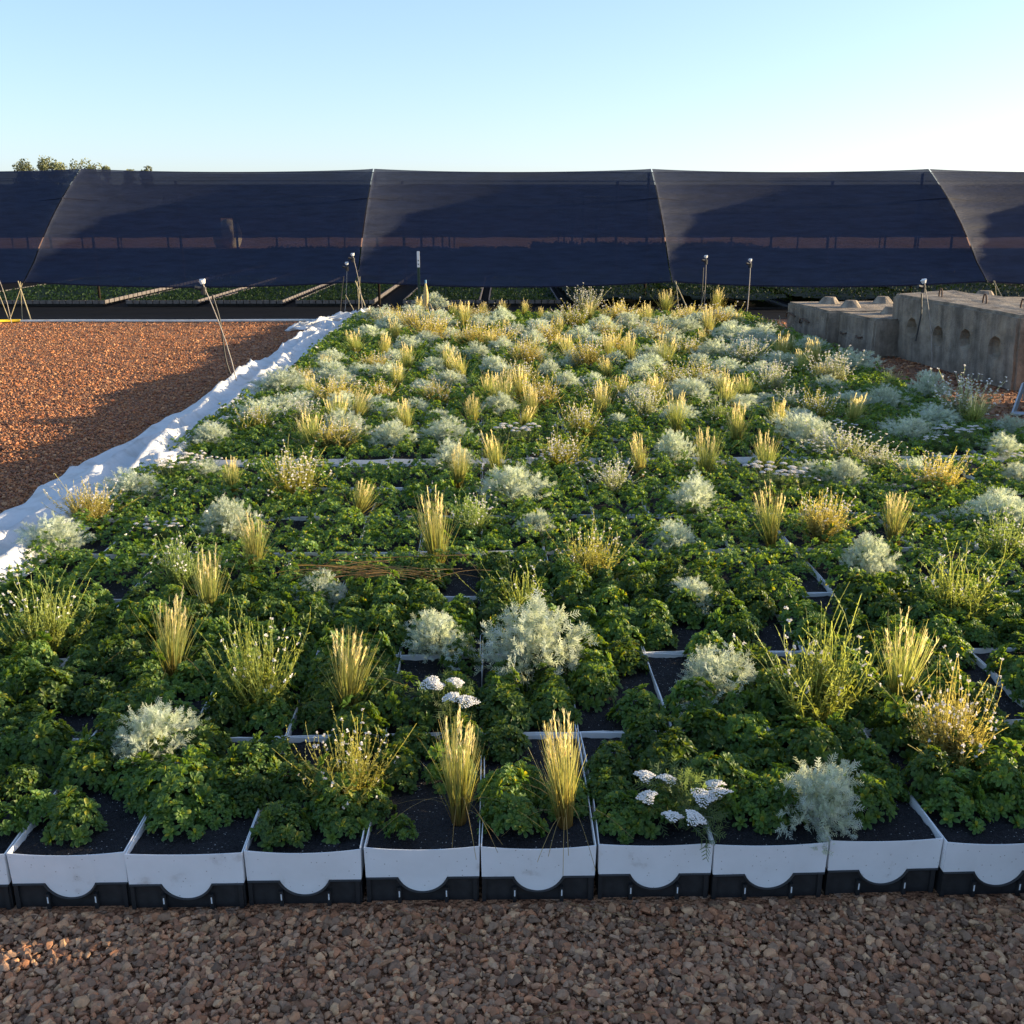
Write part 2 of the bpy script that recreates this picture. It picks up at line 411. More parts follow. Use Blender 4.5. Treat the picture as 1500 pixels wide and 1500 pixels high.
def sleeve_mesh(seed):
    r_ = random.Random(seed); A = Acc()
    hw, t, zt, zb = TW/2-.004, .0025, RIM, .078
    fl = .004
    # front wall with the rounded tongue
    us = np.linspace(-1,1,61); top=[]; bot=[]
    sag = r_.uniform(.002,.006); bow = r_.uniform(.002,.008)
    for u in us:
        top.append(zt - sag*(1-u*u)); au=abs(u)
        if au<.43: zb_=zb-.044*(math.sqrt(1-(au/.455)**2)-.327)/.673
        else: zb_=zb
        bot.append(zb_)
    for (yo,sgn) in ((-.0035,1),):
        V=[]
        for side in (0,1):
            for u,zt_,zb_ in zip(us,top,bot):
                xx=u*hw
                for k in range(4):
                    f=k/3; z=zb_+(zt_-zb_)*f
                    y=yo - bow*(1-u*u)*f - fl*max(0,(z-zb)/(zt-zb)) + (t if side else 0)
                    V.append((xx*(1+.012*f),y,z))
        V=np.array(V); n=len(us); i=np.arange(n*4).reshape(n,4)
        Fq=grid_faces(n,4); A.add(V, np.concatenate([Fq, (Fq+n*4)[:,::-1]]))
        e=[]
        for c in (0,3):
            for k in range(n-1): e.append((i[k,c],i[k+1,c],i[k+1,c]+n*4,i[k,c]+n*4))
        A.add(V, e)
    # back wall
    V=[]; 
    for side in (0,1):
        for u in np.linspace(-1,1,9):
            for k in range(3):
                f=k/2; V.append((u*hw*(1+.01*f), TD-.006 - (t if side else 0) + .004*f*(1-u*u)*r_.uniform(.5,1.5), zb+(zt-zb-.002)*f))
    F1=grid_faces(9,3); A.add(V, np.concatenate([F1, F1[:,::-1]+27, [(k*3+2,(k+1)*3+2,(k+1)*3+29,k*3+29) for k in range(8)]]))
    # side walls, bowed in or out and with a dog-eared corner
    for s in (-1,1):
        b=r_.uniform(-.007,.004); ear=r_.uniform(-.012,.010); V=[]
        for side in (0,1):
            for q in np.linspace(0,1,9):
                for k in range(3):
                    f=k/2
                    x=s*(hw*(1+.012*f) + b*math.sin(PI*q)*f - (t if side else 0))
                    z=zb+(zt-zb)*f + (ear*max(0,1-q*5)*.4 if k==2 else 0)
                    V.append((x, -.003-fl*f*(1-q) + q*(TD-.006), z))
        F1=grid_faces(9,3); A.add(V, np.concatenate([F1, F1[:,::-1]+27, [(k*3+2,(k+1)*3+2,(k+1)*3+29,k*3+29) for k in range(8)]]))
    return A.mesh('sleeve', M_WHITE, False)
def base_mesh():
    A=Acc(); hw=TW/2-.005
    box(A,-hw,hw,.004,TD-.008,.0,.10)
    # scooped lip that follows the tongue, and two slots
    pts=[]
    for u in np.linspace(-1,1,49):
        au=abs(u)
        if au<.45: z=.074-.043*(math.sqrt(1-(au/.475)**2)-.32)/.68
        else: z=.075
        pts.append((u*hw,-.0045,z))
    tube(A, pts, .0035, 5)
    for s in (-1,1):
        box(A, s*.42*hw-.005, s*.42*hw+.005, -.008, .004, 0, .046)
        box(A, s*.95*hw-.008, s*.95*hw+.003, -.003, .004, 0, .07)
    return A.mesh('base', M_BLACK)
def slot_mesh():
    A=Acc(); hw=TW/2-.005
    box(A,-.0016,.0016,-.0095,-.0082,.020,.038)
    return A.mesh('clip', M_WHITEPAINT)
def soil_mesh(seed):
    n1,n2=19,37; V=[]
    for i in range(n1):
        for j in range(n2):
            x=-TW/2+.007+(TW-.014)*i/(n1-1); y=.004+(TD-.016)*j/(n2-1)
            z=SOIL+.010*mnoise.noise(Vector((x*9+seed*7,y*9,seed)))+.006*mnoise.noise(Vector((x*45,y*45+seed*5,seed)))+.004*mnoise.noise(Vector((x*110,y*110+seed*5,seed)))
            V.append((x,y,z))
    A=Acc(); A.add(V, grid_faces(n1,n2)); return A.mesh('soil', M_SOIL, True)
SLV=[sleeve_mesh(s) for s in range(5)]; BAS=base_mesh(); SOI=[soil_mesh(s) for s in range(4)]; CLIP=slot_mesh()
ORD=['','first','second','third','fourth','fifth','sixth','seventh','eighth','ninth','tenth','eleventh','twelfth','thirteenth','fourteenth','fifteenth','sixteenth','seventeenth','eighteenth','nineteenth','twentieth','twenty-first','twenty-second','twenty-third','twenty-fourth','twenty-fifth','twenty-sixth','twenty-seventh','twenty-eighth','twenty-ninth','thirtieth']
TRAYS=[]
IND_ROWS=11
# column phase so that the joints of the front row stand where the photo has them
x_joint,_ = at(703,1243,RIM)
PH = (x_joint) % TW
rr = random.Random(5)
for r in range(NROW):
    cells=[]
    for c in range(-12,18):
        xc = c*TW + PH + TW/2
        X,Y = skewed(xc, row_y(r))
        if r>0: X += 0
        if X-TW/2 < BX0-.16 or X+TW/2 > (1.9 if r==0 else BX1+.16): continue
        p = pix(X, Y+.2, RIM)
        cells.append((X,Y,p))
    if r < IND_ROWS:
        vis=[q for q in cells if q[2] and -150 < q[2][0] < 1650]
        for k,(X,Y,p) in enumerate(vis):
            dy = rr.uniform(-.008,.008)
            if r==0 and k>=len(vis)-1: dy += .05
            t=empty('planting_tray',(X+rr.uniform(-.002,.002),Y+dy,row_z(r)), SKEW+rr.uniform(-.012,.012))
            link('sleeve', SLV[rr.randrange(5)], t); link('base', BAS, t); link('soil', SOI[rr.randrange(4)], t)
            if r==0:
                for s in (-1,1): link('clip', CLIP, t, (s*.42*(TW/2-.005),0,0))
            where = ('front row' if r==0 else ORD[r+1]+' row from the front')
            nm = 'white-sided planting tray of dark soil' if r==0 else 'soil-filled tray with thin white rim'
            tag(t, f'{nm}, {ORD[k+1]} from left in the {where}', 'tray', 'planting trays laid edge to edge')
        TRAYS.append(len(vis))
    # far rows: one block of growing mix per row pair is enough, hidden under the plants
A=Acc()
y0=row_y(IND_ROWS)+.01; y1=row_y(NROW)+.1
for r in range(IND_ROWS,NROW):
    n=60; xs=np.linspace(BX0,BX1,n); V=[]
    for q in (0,.33,.66,1):
        for x in xs: V.append((x, row_y(r)+x*math.sin(SKEW)+q*(TD-.004), SOIL+RISE+.012*mnoise.noise(Vector((x*6,q*3+r,1)))))
    A.add(V, grid_faces(4,n)[:,::-1])
o=link('growing_mix', A.mesh('growing_mix', M_SOIL, True)); tag(o,'dark potting soil beneath the plants at the back of the bed','soil',kind='stuff')
A=Acc(); 
box(A,BX0,BX1,row_y(IND_ROWS)+.08,row_y(NROW)-.02,.0,SOIL+RISE-.03)
link('bed_base', A.mesh('bed_base', M_BLACK), o)

# ------------------------------------------------------------------ plant meshes
def frames(nrm, spin):
    """rotation matrices whose z column is nrm, spun about it"""
    z=unit(nrm); ref=np.where(np.abs(z[:,2:3])<.9, np.array([[0,0,1.0]]), np.array([[1.0,0,0]]))
    x=unit(np.cross(ref,z)); y=np.cross(z,x); c,s=np.cos(spin)[:,None],np.sin(spin)[:,None]
    return np.stack([x*c+y*s, -x*s+y*c, z], -1)

def leaf_template(full=True):
    if full:
        t=np.array([0,.34,.70,.92,1.0]); w_=np.array([.05,.11,.205,.185,.07]); lift=np.array([0,.10,.13,.08,.03])
        V=[];E=[]
        for ti,wi,li in zip(t,w_,lift):
            for s in (-1,-.68,0,.68,1):
                V.append((ti, s*wi, li + .09*abs(s)**1.5*(wi/.22))); E.append(1.0 if (abs(s)>.9 or ti>.97) else 0.0)
        return np.array(V), grid_faces(5,5), np.array(E)
    V=[(0,-.05,0),(0,.05,0),(.65,-.24,.16),(.65,.24,.16),(1,-.12,.05),(1,.12,.05)]
    return np.array(V), np.array([(0,2,3,1),(2,4,5,3)]), np.array([0,0,.12,.12,.45,.45])

def rosette_leaves(full):
    L=[]
    spec=[(8,.12,1.05),(7,.48,.9),(5,.9,.62),(3,1.25,.36)] if full else [(6,.2,1.0),(5,.7,.8),(2,1.2,.45)]
    for wi,(n,pit,ln) in enumerate(spec):
        for k in range(n): L.append((2*PI*k/n+wi*.55, pit, ln))
    return np.array(L)

def sedum_acc(acc, seed, centre, Rad, H, nros, leaf, full):
    g=np.random.default_rng(seed)
    T,Fc,E=leaf_template(full); L=rosette_leaves(full)
    # rosette centres over a dome
    k=np.arange(nros)+.5; ph=k*2.39996+g.uniform(0,6); rr_=np.sqrt(k/nros)*(1+g.normal(0,.06,nros))
    ax=g.uniform(.85,1.15)
    P=np.stack([Rad*rr_*np.cos(ph)*ax, Rad*rr_*np.sin(ph)/ax, H*(1-.82*np.clip(rr_,0,1.1)**2.2)*(1+g.normal(0,.2,nros))+.006],-1)
    nrm=unit(np.stack([P[:,0]/Rad*.8,P[:,1]/Rad*.8,np.full(nros,.75)],-1)+g.normal(0,.2,(nros,3)))
    Rm=frames(nrm,g.uniform(0,6.3,nros)); sc=leaf*g.uniform(.8,1.2,nros)
    nl=len(L)
    ang=L[:,0][None]+g.normal(0,.12,(nros,nl)); pit=L[:,1][None]+g.normal(0,.13,(nros,nl)); ln=L[:,2][None]*g.uniform(.85,1.12,(nros,nl))
    ca,sa,cp,sp=np.cos(ang),np.sin(ang),np.cos(pit),np.sin(pit)
    X=np.stack([ca*cp,sa*cp,sp],-1); Y=np.stack([-sa,ca,0*ca],-1); Z=np.cross(X,Y)
    V=(X[:,:,None,:]*T[:,0][None,None,:,None]+Y[:,:,None,:]*T[:,1][None,None,:,None]+Z[:,:,None,:]*T[:,2][None,None,:,None])*ln[:,:,None,None]
    V=np.einsum('rij,rlvj->rlvi',Rm,V)*sc[:,None,None,None]+P[:,None,None,:]
    V[...,2]=np.maximum(V[...,2],.004)
    V=V+np.asarray(centre)
    nv=len(T); Fq=(Fc[None]+(np.arange(nros*nl)*nv)[:,None,None]).reshape(-1,4)
    mixr=g.uniform(0,1,(nros,1,1,1))*.55+.45*g.uniform(0,1,(nros,nl,1,1))
    young=(L[:,1]/1.3)[None,:,None,None]
    c0=np.array([.034,.086,.020]); c1=np.array([.080,.166,.032]); c2=np.array([.25,.33,.05])
    C=c0+(c1-c0)*mixr; C=C+(c2-C)*young**1.3*.7
    C=C+(np.array([.17,.26,.10])-C)*(E[None,None,:,None]*.62)
    yl=(g.uniform(0,1,(nros,nl,1,1))<.035); C=np.where(yl,C*np.array([2.6,1.5,.8]),C)
    C=np.broadcast_to(C,V.shape)
    acc.add(V,Fq,C)

SED=[]
for s in range(9):
    A=Acc(); g=random.Random(s)
    Rad=g.uniform(.066,.082); sedum_acc(A,100+s,(0,0,0),Rad,g.uniform(.065,.09),g.randint(22,28),g.uniform(.0225,.0265),True)
    sedum_acc(A,200+s,(0,0,0),Rad*.98,.04,16,.026,False)
    SED.append(A.mesh('stonecrop', M_SEDUM, True))
SMALL=[]
for s in range(3):
    A=Acc(); sedum_acc(A,300+s,(0,0,0),.05,.05,10,.023,True); SMALL.append(A.mesh('stonecrop', M_SEDUM, True))

def lerp_cols(t, stops):
    t=np.asarray(t); ps=np.array([s[0] for s in stops]); cs=np.array([s[1] for s in stops])
    return np.stack([np.interp(t,ps,cs[:,k]) for k in range(3)],-1)

def grass_parts(seed, green=0.0, lean=(0,0), spread=1.0):
    g=np.random.default_rng(seed); B=260; n=6
    th=g.uniform(0,6.283,B); r0=.024*np.sqrt(g.uniform(0,1,B)); H=.34*np.clip(g.normal(.80,.17,B),.3,1.12)
    out=(g.gamma(1.5,.030,B)+.018)*spread*(.45+r0/.022)
    t=np.linspace(0,1,n)
    th2=th+g.normal(0,.5,B); ex=np.where(g.uniform(0,1,B)<.4,1.05,1.7)[:,None]
    P=np.zeros((B,n,3))
    P[...,0]=r0[:,None]*np.cos(th)[:,None]+(out*np.cos(th2))[:,None]*t**ex*.55+lean[0]*t**1.5*H[:,None]
    P[...,1]=r0[:,None]*np.sin(th)[:,None]+(out*np.sin(th2))[:,None]*t**ex*.55+lean[1]*t**1.5*H[:,None]
    P[...,2]=H[:,None]*t
    S=unit(np.stack([np.cos(th+1.57+g.normal(0,.8,B)),np.sin(th+1.57+g.normal(0,.8,B)),np.zeros(B)],-1))
    W=np.broadcast_to(np.interp(t,[0,.5,1],[.0011,.0011,.0003]),(B,n))*g.uniform(.8,1.4,(B,1))
    gold=lerp_cols(t,[(0,(.40,.19,.06)),(.25,(.42,.27,.08)),(.55,(.40,.36,.12)),(1,(.56,.52,.27))])
    grn=lerp_cols(t,[(0,(.24,.18,.05)),(.3,(.19,.24,.06)),(.7,(.25,.33,.10)),(1,(.44,.45,.21))])
    k=np.clip(g.normal(.60+green,.3,B),0,1)[:,None,None]
    C=(gold*(1-k)+grn*k)*g.uniform(.75,1.2,(B,1,1))
    A=Acc(); ribbons(A,P,W,S,C)
    # long arching strays
    B2=10; th=g.uniform(0,6.283,B2); L=g.uniform(.22,.42,B2); t2=np.linspace(0,1,9)
    P=np.zeros((B2,9,3)); rad=L[:,None]*(.15*t2+.75*t2**2); P[...,0]=rad*np.cos(th)[:,None]; P[...,1]=rad*np.sin(th)[:,None]
    P[...,2]=np.maximum(L[:,None]*(1.5*t2-1.35*t2**2.2)*g.uniform(.5,1.1,(B2,1)),.01)
    S=np.stack([-np.sin(th),np.cos(th),np.zeros(B2)],-1)
    ribbons(A,P,np.full((B2,9),.0009),S,np.broadcast_to(np.array([.42,.32,.14]),(B2,9,3))*g.uniform(.7,1.2,(B2,1,1)))
    # feathery heads
    Pm=Acc(); ns=13; nh=36; nb=ns*nh
    th=g.uniform(0,6.283,ns); rr0=.05*spread*np.sqrt(g.uniform(0,1,ns)); z0=.34*g.uniform(.62,.92,ns); pl=g.uniform(.06,.11,ns)
    bx=rr0*np.cos(th)+lean[0]*z0*.9; by=rr0*np.sin(th)+lean[1]*z0*.9
    ax=unit(np.stack([bx*2.2+g.normal(0,.06,ns)+lean[0],by*2.2+g.normal(0,.06,ns)+lean[1],np.ones(ns)],-1))
    f=g.uniform(0,1,(ns,nh)); st=(np.stack([bx,by,z0],-1)[:,None,:]+ax[:,None,:]*(pl[:,None]*f)[...,None]).reshape(-1,3)
    dv=unit(np.repeat(ax,nh,0)+g.normal(0,.17,(nb,3))); L_=g.uniform(.014,.028,nb)
    P=st[:,None,:]+dv[:,None,:]*L_[:,None,None]*np.array([0,.5,1.])[None,:,None]
    S=unit(np.cross(dv,unit(g.normal(size=(nb,3)))))
    ribbons(Pm,P,np.broadcast_to(np.array([.0007,.0011,.0003]),(nb,3)),S,np.broadcast_to(np.array([.78,.74,.52]),(nb,3,3))*g.uniform(.8,1.15,(nb,1,1)))
    return A, Pm, nh*3*2
def merge(*accs):
    A=Acc()
    for b in accs:
        for x in ('V','C'): getattr(A,x).extend(getattr(b,x))
        A.Q.extend([q+A.n for q in b.Q]); A.T.extend([q+A.n for q in b.T]); A.qm.extend(b.qm); A.tm.extend(b.tm)
        A.n+=b.n
    return A
GR=[]
for s in range(8):
    gr=[0,.1,-.1,.25,0,.15,.5,.55][s]
    A,Pm,per=grass_parts(400+s,gr,[(0,0),(.05,0),(-.05,.03),(0,-.05),(.16,0),(0,.05),(.04,0),(.2,.05)][s],[1.0,1.15,.85,1.5,1.15,.95,1.35,1.8][s])
    Vp=Pm.V[0].reshape(-1,per,3); Cp=Pm.C[0].reshape(-1,per,3); Fp=Pm.Q[0][:per//3]; spikes=[]
    for q in range(len(Vp)):
        B_=Acc(); B_.add(Vp[q],Fp,Cp[q]); spikes.append(B_.mesh('plume',M_GRASS))
    GR.append((A.mesh('blades',M_GRASS),spikes,merge(A,Pm).mesh('grass',M_GRASS)))

def wisp_parts(seed, col, nst=95, flower=.4, curl=.5, dense=1.0):
    """wispy shrub: low leafy twigs with long thin flowering stems; about 0.4 wide and 0.34 tall"""
    g=np.random.default_rng(seed); n=8; t=np.linspace(0,1,n)
    th=g.uniform(0,6.283,nst); tilt=np.abs(g.normal(0,.52,nst)); L=.30*np.clip(g.normal(.72,.26,nst),.25,1.3)
    P=np.zeros((nst,n,3)); bend=g.normal(0,curl,nst)
    rad=L[:,None]*(np.sin(tilt)[:,None]*t*(1.15-.35*t)+.10*bend[:,None]*np.clip(t-.5,0,1)**2*4)
    th_t=th[:,None]+g.normal(0,.35,(nst,1))*t**2
    P[...,0]=.02*np.cos(th)[:,None]+rad*np.cos(th_t); P[...,1]=.02*np.sin(th)[:,None]+rad*np.sin(th_t)
    P[...,2]=L[:,None]*np.cos(tilt*.75)[:,None]*(t+.12*t*(1-t))
    S=np.stack([-np.sin(th),np.cos(th),np.zeros(nst)],-1)
    S=unit(S+g.normal(0,.5,S.shape))
    col=np.array(col)
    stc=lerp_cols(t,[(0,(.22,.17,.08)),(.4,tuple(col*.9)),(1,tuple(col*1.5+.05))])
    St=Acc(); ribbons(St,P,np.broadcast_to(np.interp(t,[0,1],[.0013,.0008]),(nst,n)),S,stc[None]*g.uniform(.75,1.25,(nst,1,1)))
    Fo=Acc(); m=int(34*dense); u=g.uniform(.08,.80,(nst,m))**1.0; 
    # mostly on the lower part
    u=np.where(g.uniform(0,1,u.shape)<.3,u,u*.72)
    def on(uu):
        q=uu*(n-1); i=np.clip(q.astype(int),0,n-2); f=(q-i)[...,None]; k=np.arange(nst)[:,None]
        return P[k,i]*(1-f)+P[k,i+1]*f, unit(P[k,i+1]-P[k,i])
    b,tn=on(u); b=b.reshape(-1,3); tn=tn.reshape(-1,3)
    dv=unit(tn*.7+g.normal(0,.55,b.shape)); L_=g.uniform(.009,.020,len(b))
    Pl=b[:,None,:]+dv[:,None,:]*L_[:,None,None]*np.array([0,.55,1.])[None,:,None]
    Sl=unit(np.cross(dv,g.normal(size=dv.shape)))
    c=col*g.uniform(.6,1.35,(len(b),1))+g.normal(0,.008,(len(b),3)); c=np.clip(c,.01,1)
    ribbons(Fo,Pl,np.broadcast_to(np.array([.0009,.0024,.0005]),(len(b),3)),Sl,np.repeat(c[:,None,:],3,1))
    # buds on the upper stems
    b,tn=on(g.uniform(.78,1.0,(nst,5))); b=b.reshape(-1,3); tn=tn.reshape(-1,3); dv=unit(tn+g.normal(0,.35,b.shape))
    Pl=b[:,None,:]+dv[:,None,:]*.008*np.array([0,.5,1.])[None,:,None]; Sl=unit(np.cross(dv,g.normal(size=dv.shape)))
    ribbons(Fo,Pl,np.broadcast_to(np.array([.0005,.0016,.0004]),(len(b),3)),Sl,np.broadcast_to(col*1.5+.08,(len(b),3,3)))
    Fl=Acc(); sel=np.where(g.uniform(0,1,nst)<flower)[0]
    if len(sel):
        c0=np.repeat(P[sel,-1],2,0); c0[1::2]=P[sel,-2]+g.normal(0,.006,(len(sel),3))
        for k in range(4):
            nr=unit(g.normal(size=c0.shape)+np.array([0,0,.7])); dv=unit(np.cross(nr,g.normal(size=c0.shape)))
            Pl=c0[:,None,:]+dv[:,None,:]*.0075*np.array([0,.6,1.])[None,:,None]
            ribbons(Fl,Pl,np.broadcast_to(np.array([.0012,.0042,.0016]),(len(c0),3)),np.cross(nr,dv),np.broadcast_to(np.array([.78,.74,.70]),(len(c0),3,3)),0)
    return St,Fo,Fl
WCOL=[(.24,.28,.07),(.30,.29,.08),(.19,.25,.08),(.40,.35,.12),(.30,.33,.21)]
WI=[]
for s in range(7):
    ci=[0,1,2,3,4,0,1][s]
    St,Fo,Fl=wisp_parts(500+s,WCOL[ci],[150,165,140,180,150,130,160][s],[.12,.2,.25,.4,.9,.1,.6][s],[.6,.5,.7,.4,.6,.9,.5][s],[1,1.1,.9,1.2,.8,.8,1.0][s])
    m1=merge(St,Fo)
    def combo(St,Fo,Fl):
        A=merge(St,Fo); k=A.n
        A.V+=Fl.V; A.C+=Fl.C; A.Q+=[q+k for q in Fl.Q]; A.qm+=[np.full(len(q),1) for q in Fl.Q]; A.n+=Fl.n
        return A.mesh('wisp',[M_WISP,M_PETAL])
    WI.append((St.mesh('stem',M_WISP),Fo.mesh('foliage',M_WISP),Fl.mesh('blossom',M_PETAL),combo(St,Fo,Fl)))

def feather_leaves(acc, base, dirv, L, col, g, lobes=4, wid=.0013):
    """dissected leaves: rachis with paired narrow lobes"""
    n=len(base); up=unit(np.cross(dirv,unit(g.normal(size=(n,3))))); side=np.cross(up,dirv)
    droop=up*0
    def seg(p0,d,l,w_):
        P=p0[:,None,:]+d[:,None,:]*l[:,None,None]*np.array([0,.6,1.])[None,:,None]
        S=unit(np.cross(d,up)+1e-6)
        c=np.repeat((col)[:,None,:],3,1)
        ribbons(acc,P,np.broadcast_to(np.array([w_*.7,w_,w_*.45]),(n,3)),S,c)
    seg(base,dirv,L,wid*.8)
    for k in range(lobes):
        f=.35+.6*k/(lobes-1) if lobes>1 else .6
        p=base+dirv*(L*f)[:,None]; l=L*(.50-.26*f)*g.uniform(.8,1.2,n)
        for s in (-1,1):
            d=unit(dirv*.75+side*s*.8+up*g.normal(.15,.25,(n,1)))
            seg(p,d,l,wid)

def silver_parts(seed, nst=70, H=.24, Rd=.19, nl=15, col=(.56,.62,.52), wid=.0015):
    g=np.random.default_rng(seed); n=6; t=np.linspace(0,1,n)
    k=np.arange(nst)+.5; ph=k*2.39996+g.normal(0,.2,nst); q=np.sqrt(k/nst)
    lump=1+.24*np.sin(ph*2+seed)+.14*np.sin(ph*5+seed*2)+.12*np.sin(ph+seed*3)
    tip=np.stack([Rd*q*np.cos(ph)*lump,Rd*q*np.sin(ph)*lump,H*(1.02-.72*q**2.2)*(1+g.normal(0,.13,nst))],-1)
    mid=np.stack([tip[:,0]*.38,tip[:,1]*.38,tip[:,2]*.62],-1)
    P=2*(t*(1-t))[None,:,None]*mid[:,None,:]*1.05+(t**2)[None,:,None]*tip[:,None,:]
    S=unit(g.normal(size=(nst,3)))
    St=Acc(); sc=np.array([.30,.33,.27]); ribbons(St,P,np.full((nst,n),.0012),S,np.broadcast_to(sc,(nst,n,3)))
    Fo=Acc(); u=g.uniform(.12,1.0,(nst,nl))**.6; qf=u*(n-1); i=np.clip(qf.astype(int),0,n-2); f=(qf-i)[...,None]; kk=np.arange(nst)[:,None]
    b=(P[kk,i]*(1-f)+P[kk,i+1]*f).reshape(-1,3); tn=unit(P[kk,i+1]-P[kk,i]).reshape(-1,3)
    dv=unit(tn*.8+g.normal(0,.6,b.shape)+np.array([0,0,.12])); L=g.uniform(.026,.056,len(b))
    c=np.array(col)*g.uniform(.75,1.2,(len(b),1)); c[:,2]*=g.uniform(.9,1.1,len(b))
    feather_leaves(Fo,b,dv,L,c,g,4,wid)
    return St,Fo
SI=[]
for s in range(6):
    St,Fo=silver_parts(600+s,[72,84,66,76,60,90][s],[.24,.26,.21,.25,.23,.25][s])
    SI.append((St.mesh('stem',M_SILVER),Fo.mesh('foliage',M_SILVER),merge(St,Fo).mesh('silver',M_SILVER)))

def head_mesh(seed, r=.024, nf=120):
    g=np.random.default_rng(seed); A=Acc(); V0,T=ico(1)
    k=np.arange(nf)+.5; ph=k*2.39996; q=np.sqrt(k/nf)*(1+.22*np.sin(3*ph+seed))
    P=np.stack([r*q*np.cos(ph),r*q*np.sin(ph),.008*(1-q**2)+g.normal(0,.0012,nf)],-1)
    V=V0[None]*(g.uniform(.0021,.0035,nf))[:,None,None]*np.array([1,1,.7])+P[:,None,:]
    A.add(V,(T[None]+(np.arange(nf)*12)[:,None,None]).reshape(-1,3),np.array([.86,.85,.82]))
    # under branches
    c=np.broadcast_to(np.array([.22,.27,.16]),(24,2,3)); i=g.integers(0,nf,24)
    Pb=np.stack([np.tile([0,0,-.02],(24,1)),P[i]],1); ribbons(A,Pb,np.full((24,2),.0006),unit(g.normal(size=(24,3))),c)
    return A.mesh('flower_head',M_PETAL)
HD=[head_mesh(700+s,.027 if s<3 else .033) for s in range(5)]
def yarrow_leaf(seed):
    St,Fo=silver_parts(seed,40,.12,.13,9,(.13,.19,.085),.0012); return merge(St,Fo).mesh('foliage',M_WISP)
YL=[yarrow_leaf(720+s) for s in range(3)]
def stalk_mesh(h):
    A=Acc(); tube(A,[(0,0,0),(.004,.003,h*.5),(0,0,h)],.0014,5,(.17,.20,.10)); return A.mesh('stalk',M_WISP)
def yarrow_small(seed,nh):
    g=np.random.default_rng(seed); St,Fo=silver_parts(seed,34,.10,.13,8,(.14,.20,.09),.0012); A=merge(St,Fo)
    for k in range(nh):
        x,y=g.normal(0,.075,2); z=.15+g.normal(0,.02); tube(A,[(x*.4,y*.4,0),(x,y,z)],.0013,4,(.2,.24,.13),0,False)
        V0,T=ico(1); nf=26; kk=np.arange(nf)+.5; q=np.sqrt(kk/nf); ph=kk*2.4; r=g.uniform(.014,.022)
        P=np.stack([x+r*q*np.cos(ph),y+r*q*np.sin(ph),z+.006*(1-q*q)],-1)
        V=V0[None]*np.array([.0034,.0034,.0024])+P[:,None,:]
        A.add(V,(T[None]+(np.arange(nf)*12)[:,None,None]).reshape(-1,3),np.array([.78,.75,.72]),1)
    return A.mesh('yarrow',[M_WISP,M_PETAL])
YS=[yarrow_small(740+s,[16,22,12][s]) for s in range(3)]

# ------------------------------------------------------------------ plants: where they stand (x, foot, top, [width]) as read off the photograph
GRASS=[(672,1195,1040),(828,1200,1040),(512,1048,905),(1318,1032,885),(254,992,868),(308,905,800),(374,836,745),(640,832,712),(1130,797,700),(1310,797,718),
(524,752,695),(340,722,668),(672,716,648),(730,698,630),(940,697,635),(1035,702,625),(1122,698,628),(1078,652,586),(1140,632,578),(1248,624,573),(990,637,570),
(458,657,598),(522,617,566),(594,634,583),(692,624,576),(765,627,588),(765,590,536),(715,587,541),(677,559,512),(655,547,503),(580,570,528),(597,547,500),
(562,527,486),(521,519,480),(470,552,515),(460,587,545),(580,502,463),(540,472,448),(615,465,434),(662,465,441),(680,485,440),(710,464,441),(737,464,438),(768,464,438),
(717,514,483),(762,528,498),(833,529,488),(818,517,488),(892,557,518),(908,589,545),(922,537,488),(973,542,488),(863,473,441),(951,472,446),(910,464,441),
(990,483,451),(1038,495,448),(1081,480,455),(1115,492,472),(1062,583,538),(1092,588,545),(1175,548,508),(1156,518,488),(1302,573,538),(1425,625,573),(745,492,466),(820,490,463),
(1012,468,446),(1055,474,450),(640,470,450),(890,474,452),(790,470,448),(1030,510,480),(1200,560,528),(935,470,450)]
GVAR={672:0,828:2,512:4,1318:3,254:1,308:1,374:4,640:0,1130:3,1310:4,990:6,1122:6,1062:6,1092:6,1302:7,1425:6,1035:6,1175:6,1156:6}
WISP=[(510,1168,1060,150,1),(382,1042,895,140,0),(1195,1058,900,190,0),(1392,1122,990,140,3),(65,958,848,150,0),(270,862,778,105,2),(1397,908,805,130,5),(865,848,765,105,1),
(765,898,828,110,5),(1205,787,716,90,3),(1465,822,742,100,2),(430,727,655,105,6),(690,782,715,85,2),(895,718,672,85,4),(1370,717,662,95,3),(820,683,632,90,6),(852,642,585,70,6),
(492,657,610,85,3),(132,762,700,95,3),(375,632,588,65,6),(490,592,556,75,3),(550,545,518,50,3),(1235,672,625,120,4),(1195,617,577,55,6),(1215,563,522,65,4),(1412,615,560,85,4),
(1130,577,536,55,4),(1095,537,500,60,4),(1010,522,496,55,6),(990,572,536,60,6),(952,583,556,45,3),(860,542,500,60,3),(895,517,488,55,3),(770,537,498,55,3),(730,512,478,55,3),
(690,507,476,55,3),(840,484,450,55,6),(910,474,446,55,3),(632,502,462,65,3),(600,485,455,55,3),(1003,474,450,50,3),(1050,480,450,55,3),(880,592,560,50,6),(640,590,560,50,3),
(560,585,560,45,3),(800,505,475,55,3),(880,495,470,55,3),(960,500,472,55,3),(1130,488,470,45,3),(570,478,455,45,3),(700,470,450,45,3),(450,560,540,40,3),(1155,600,572,45,4),(1290,690,650,60,4)]
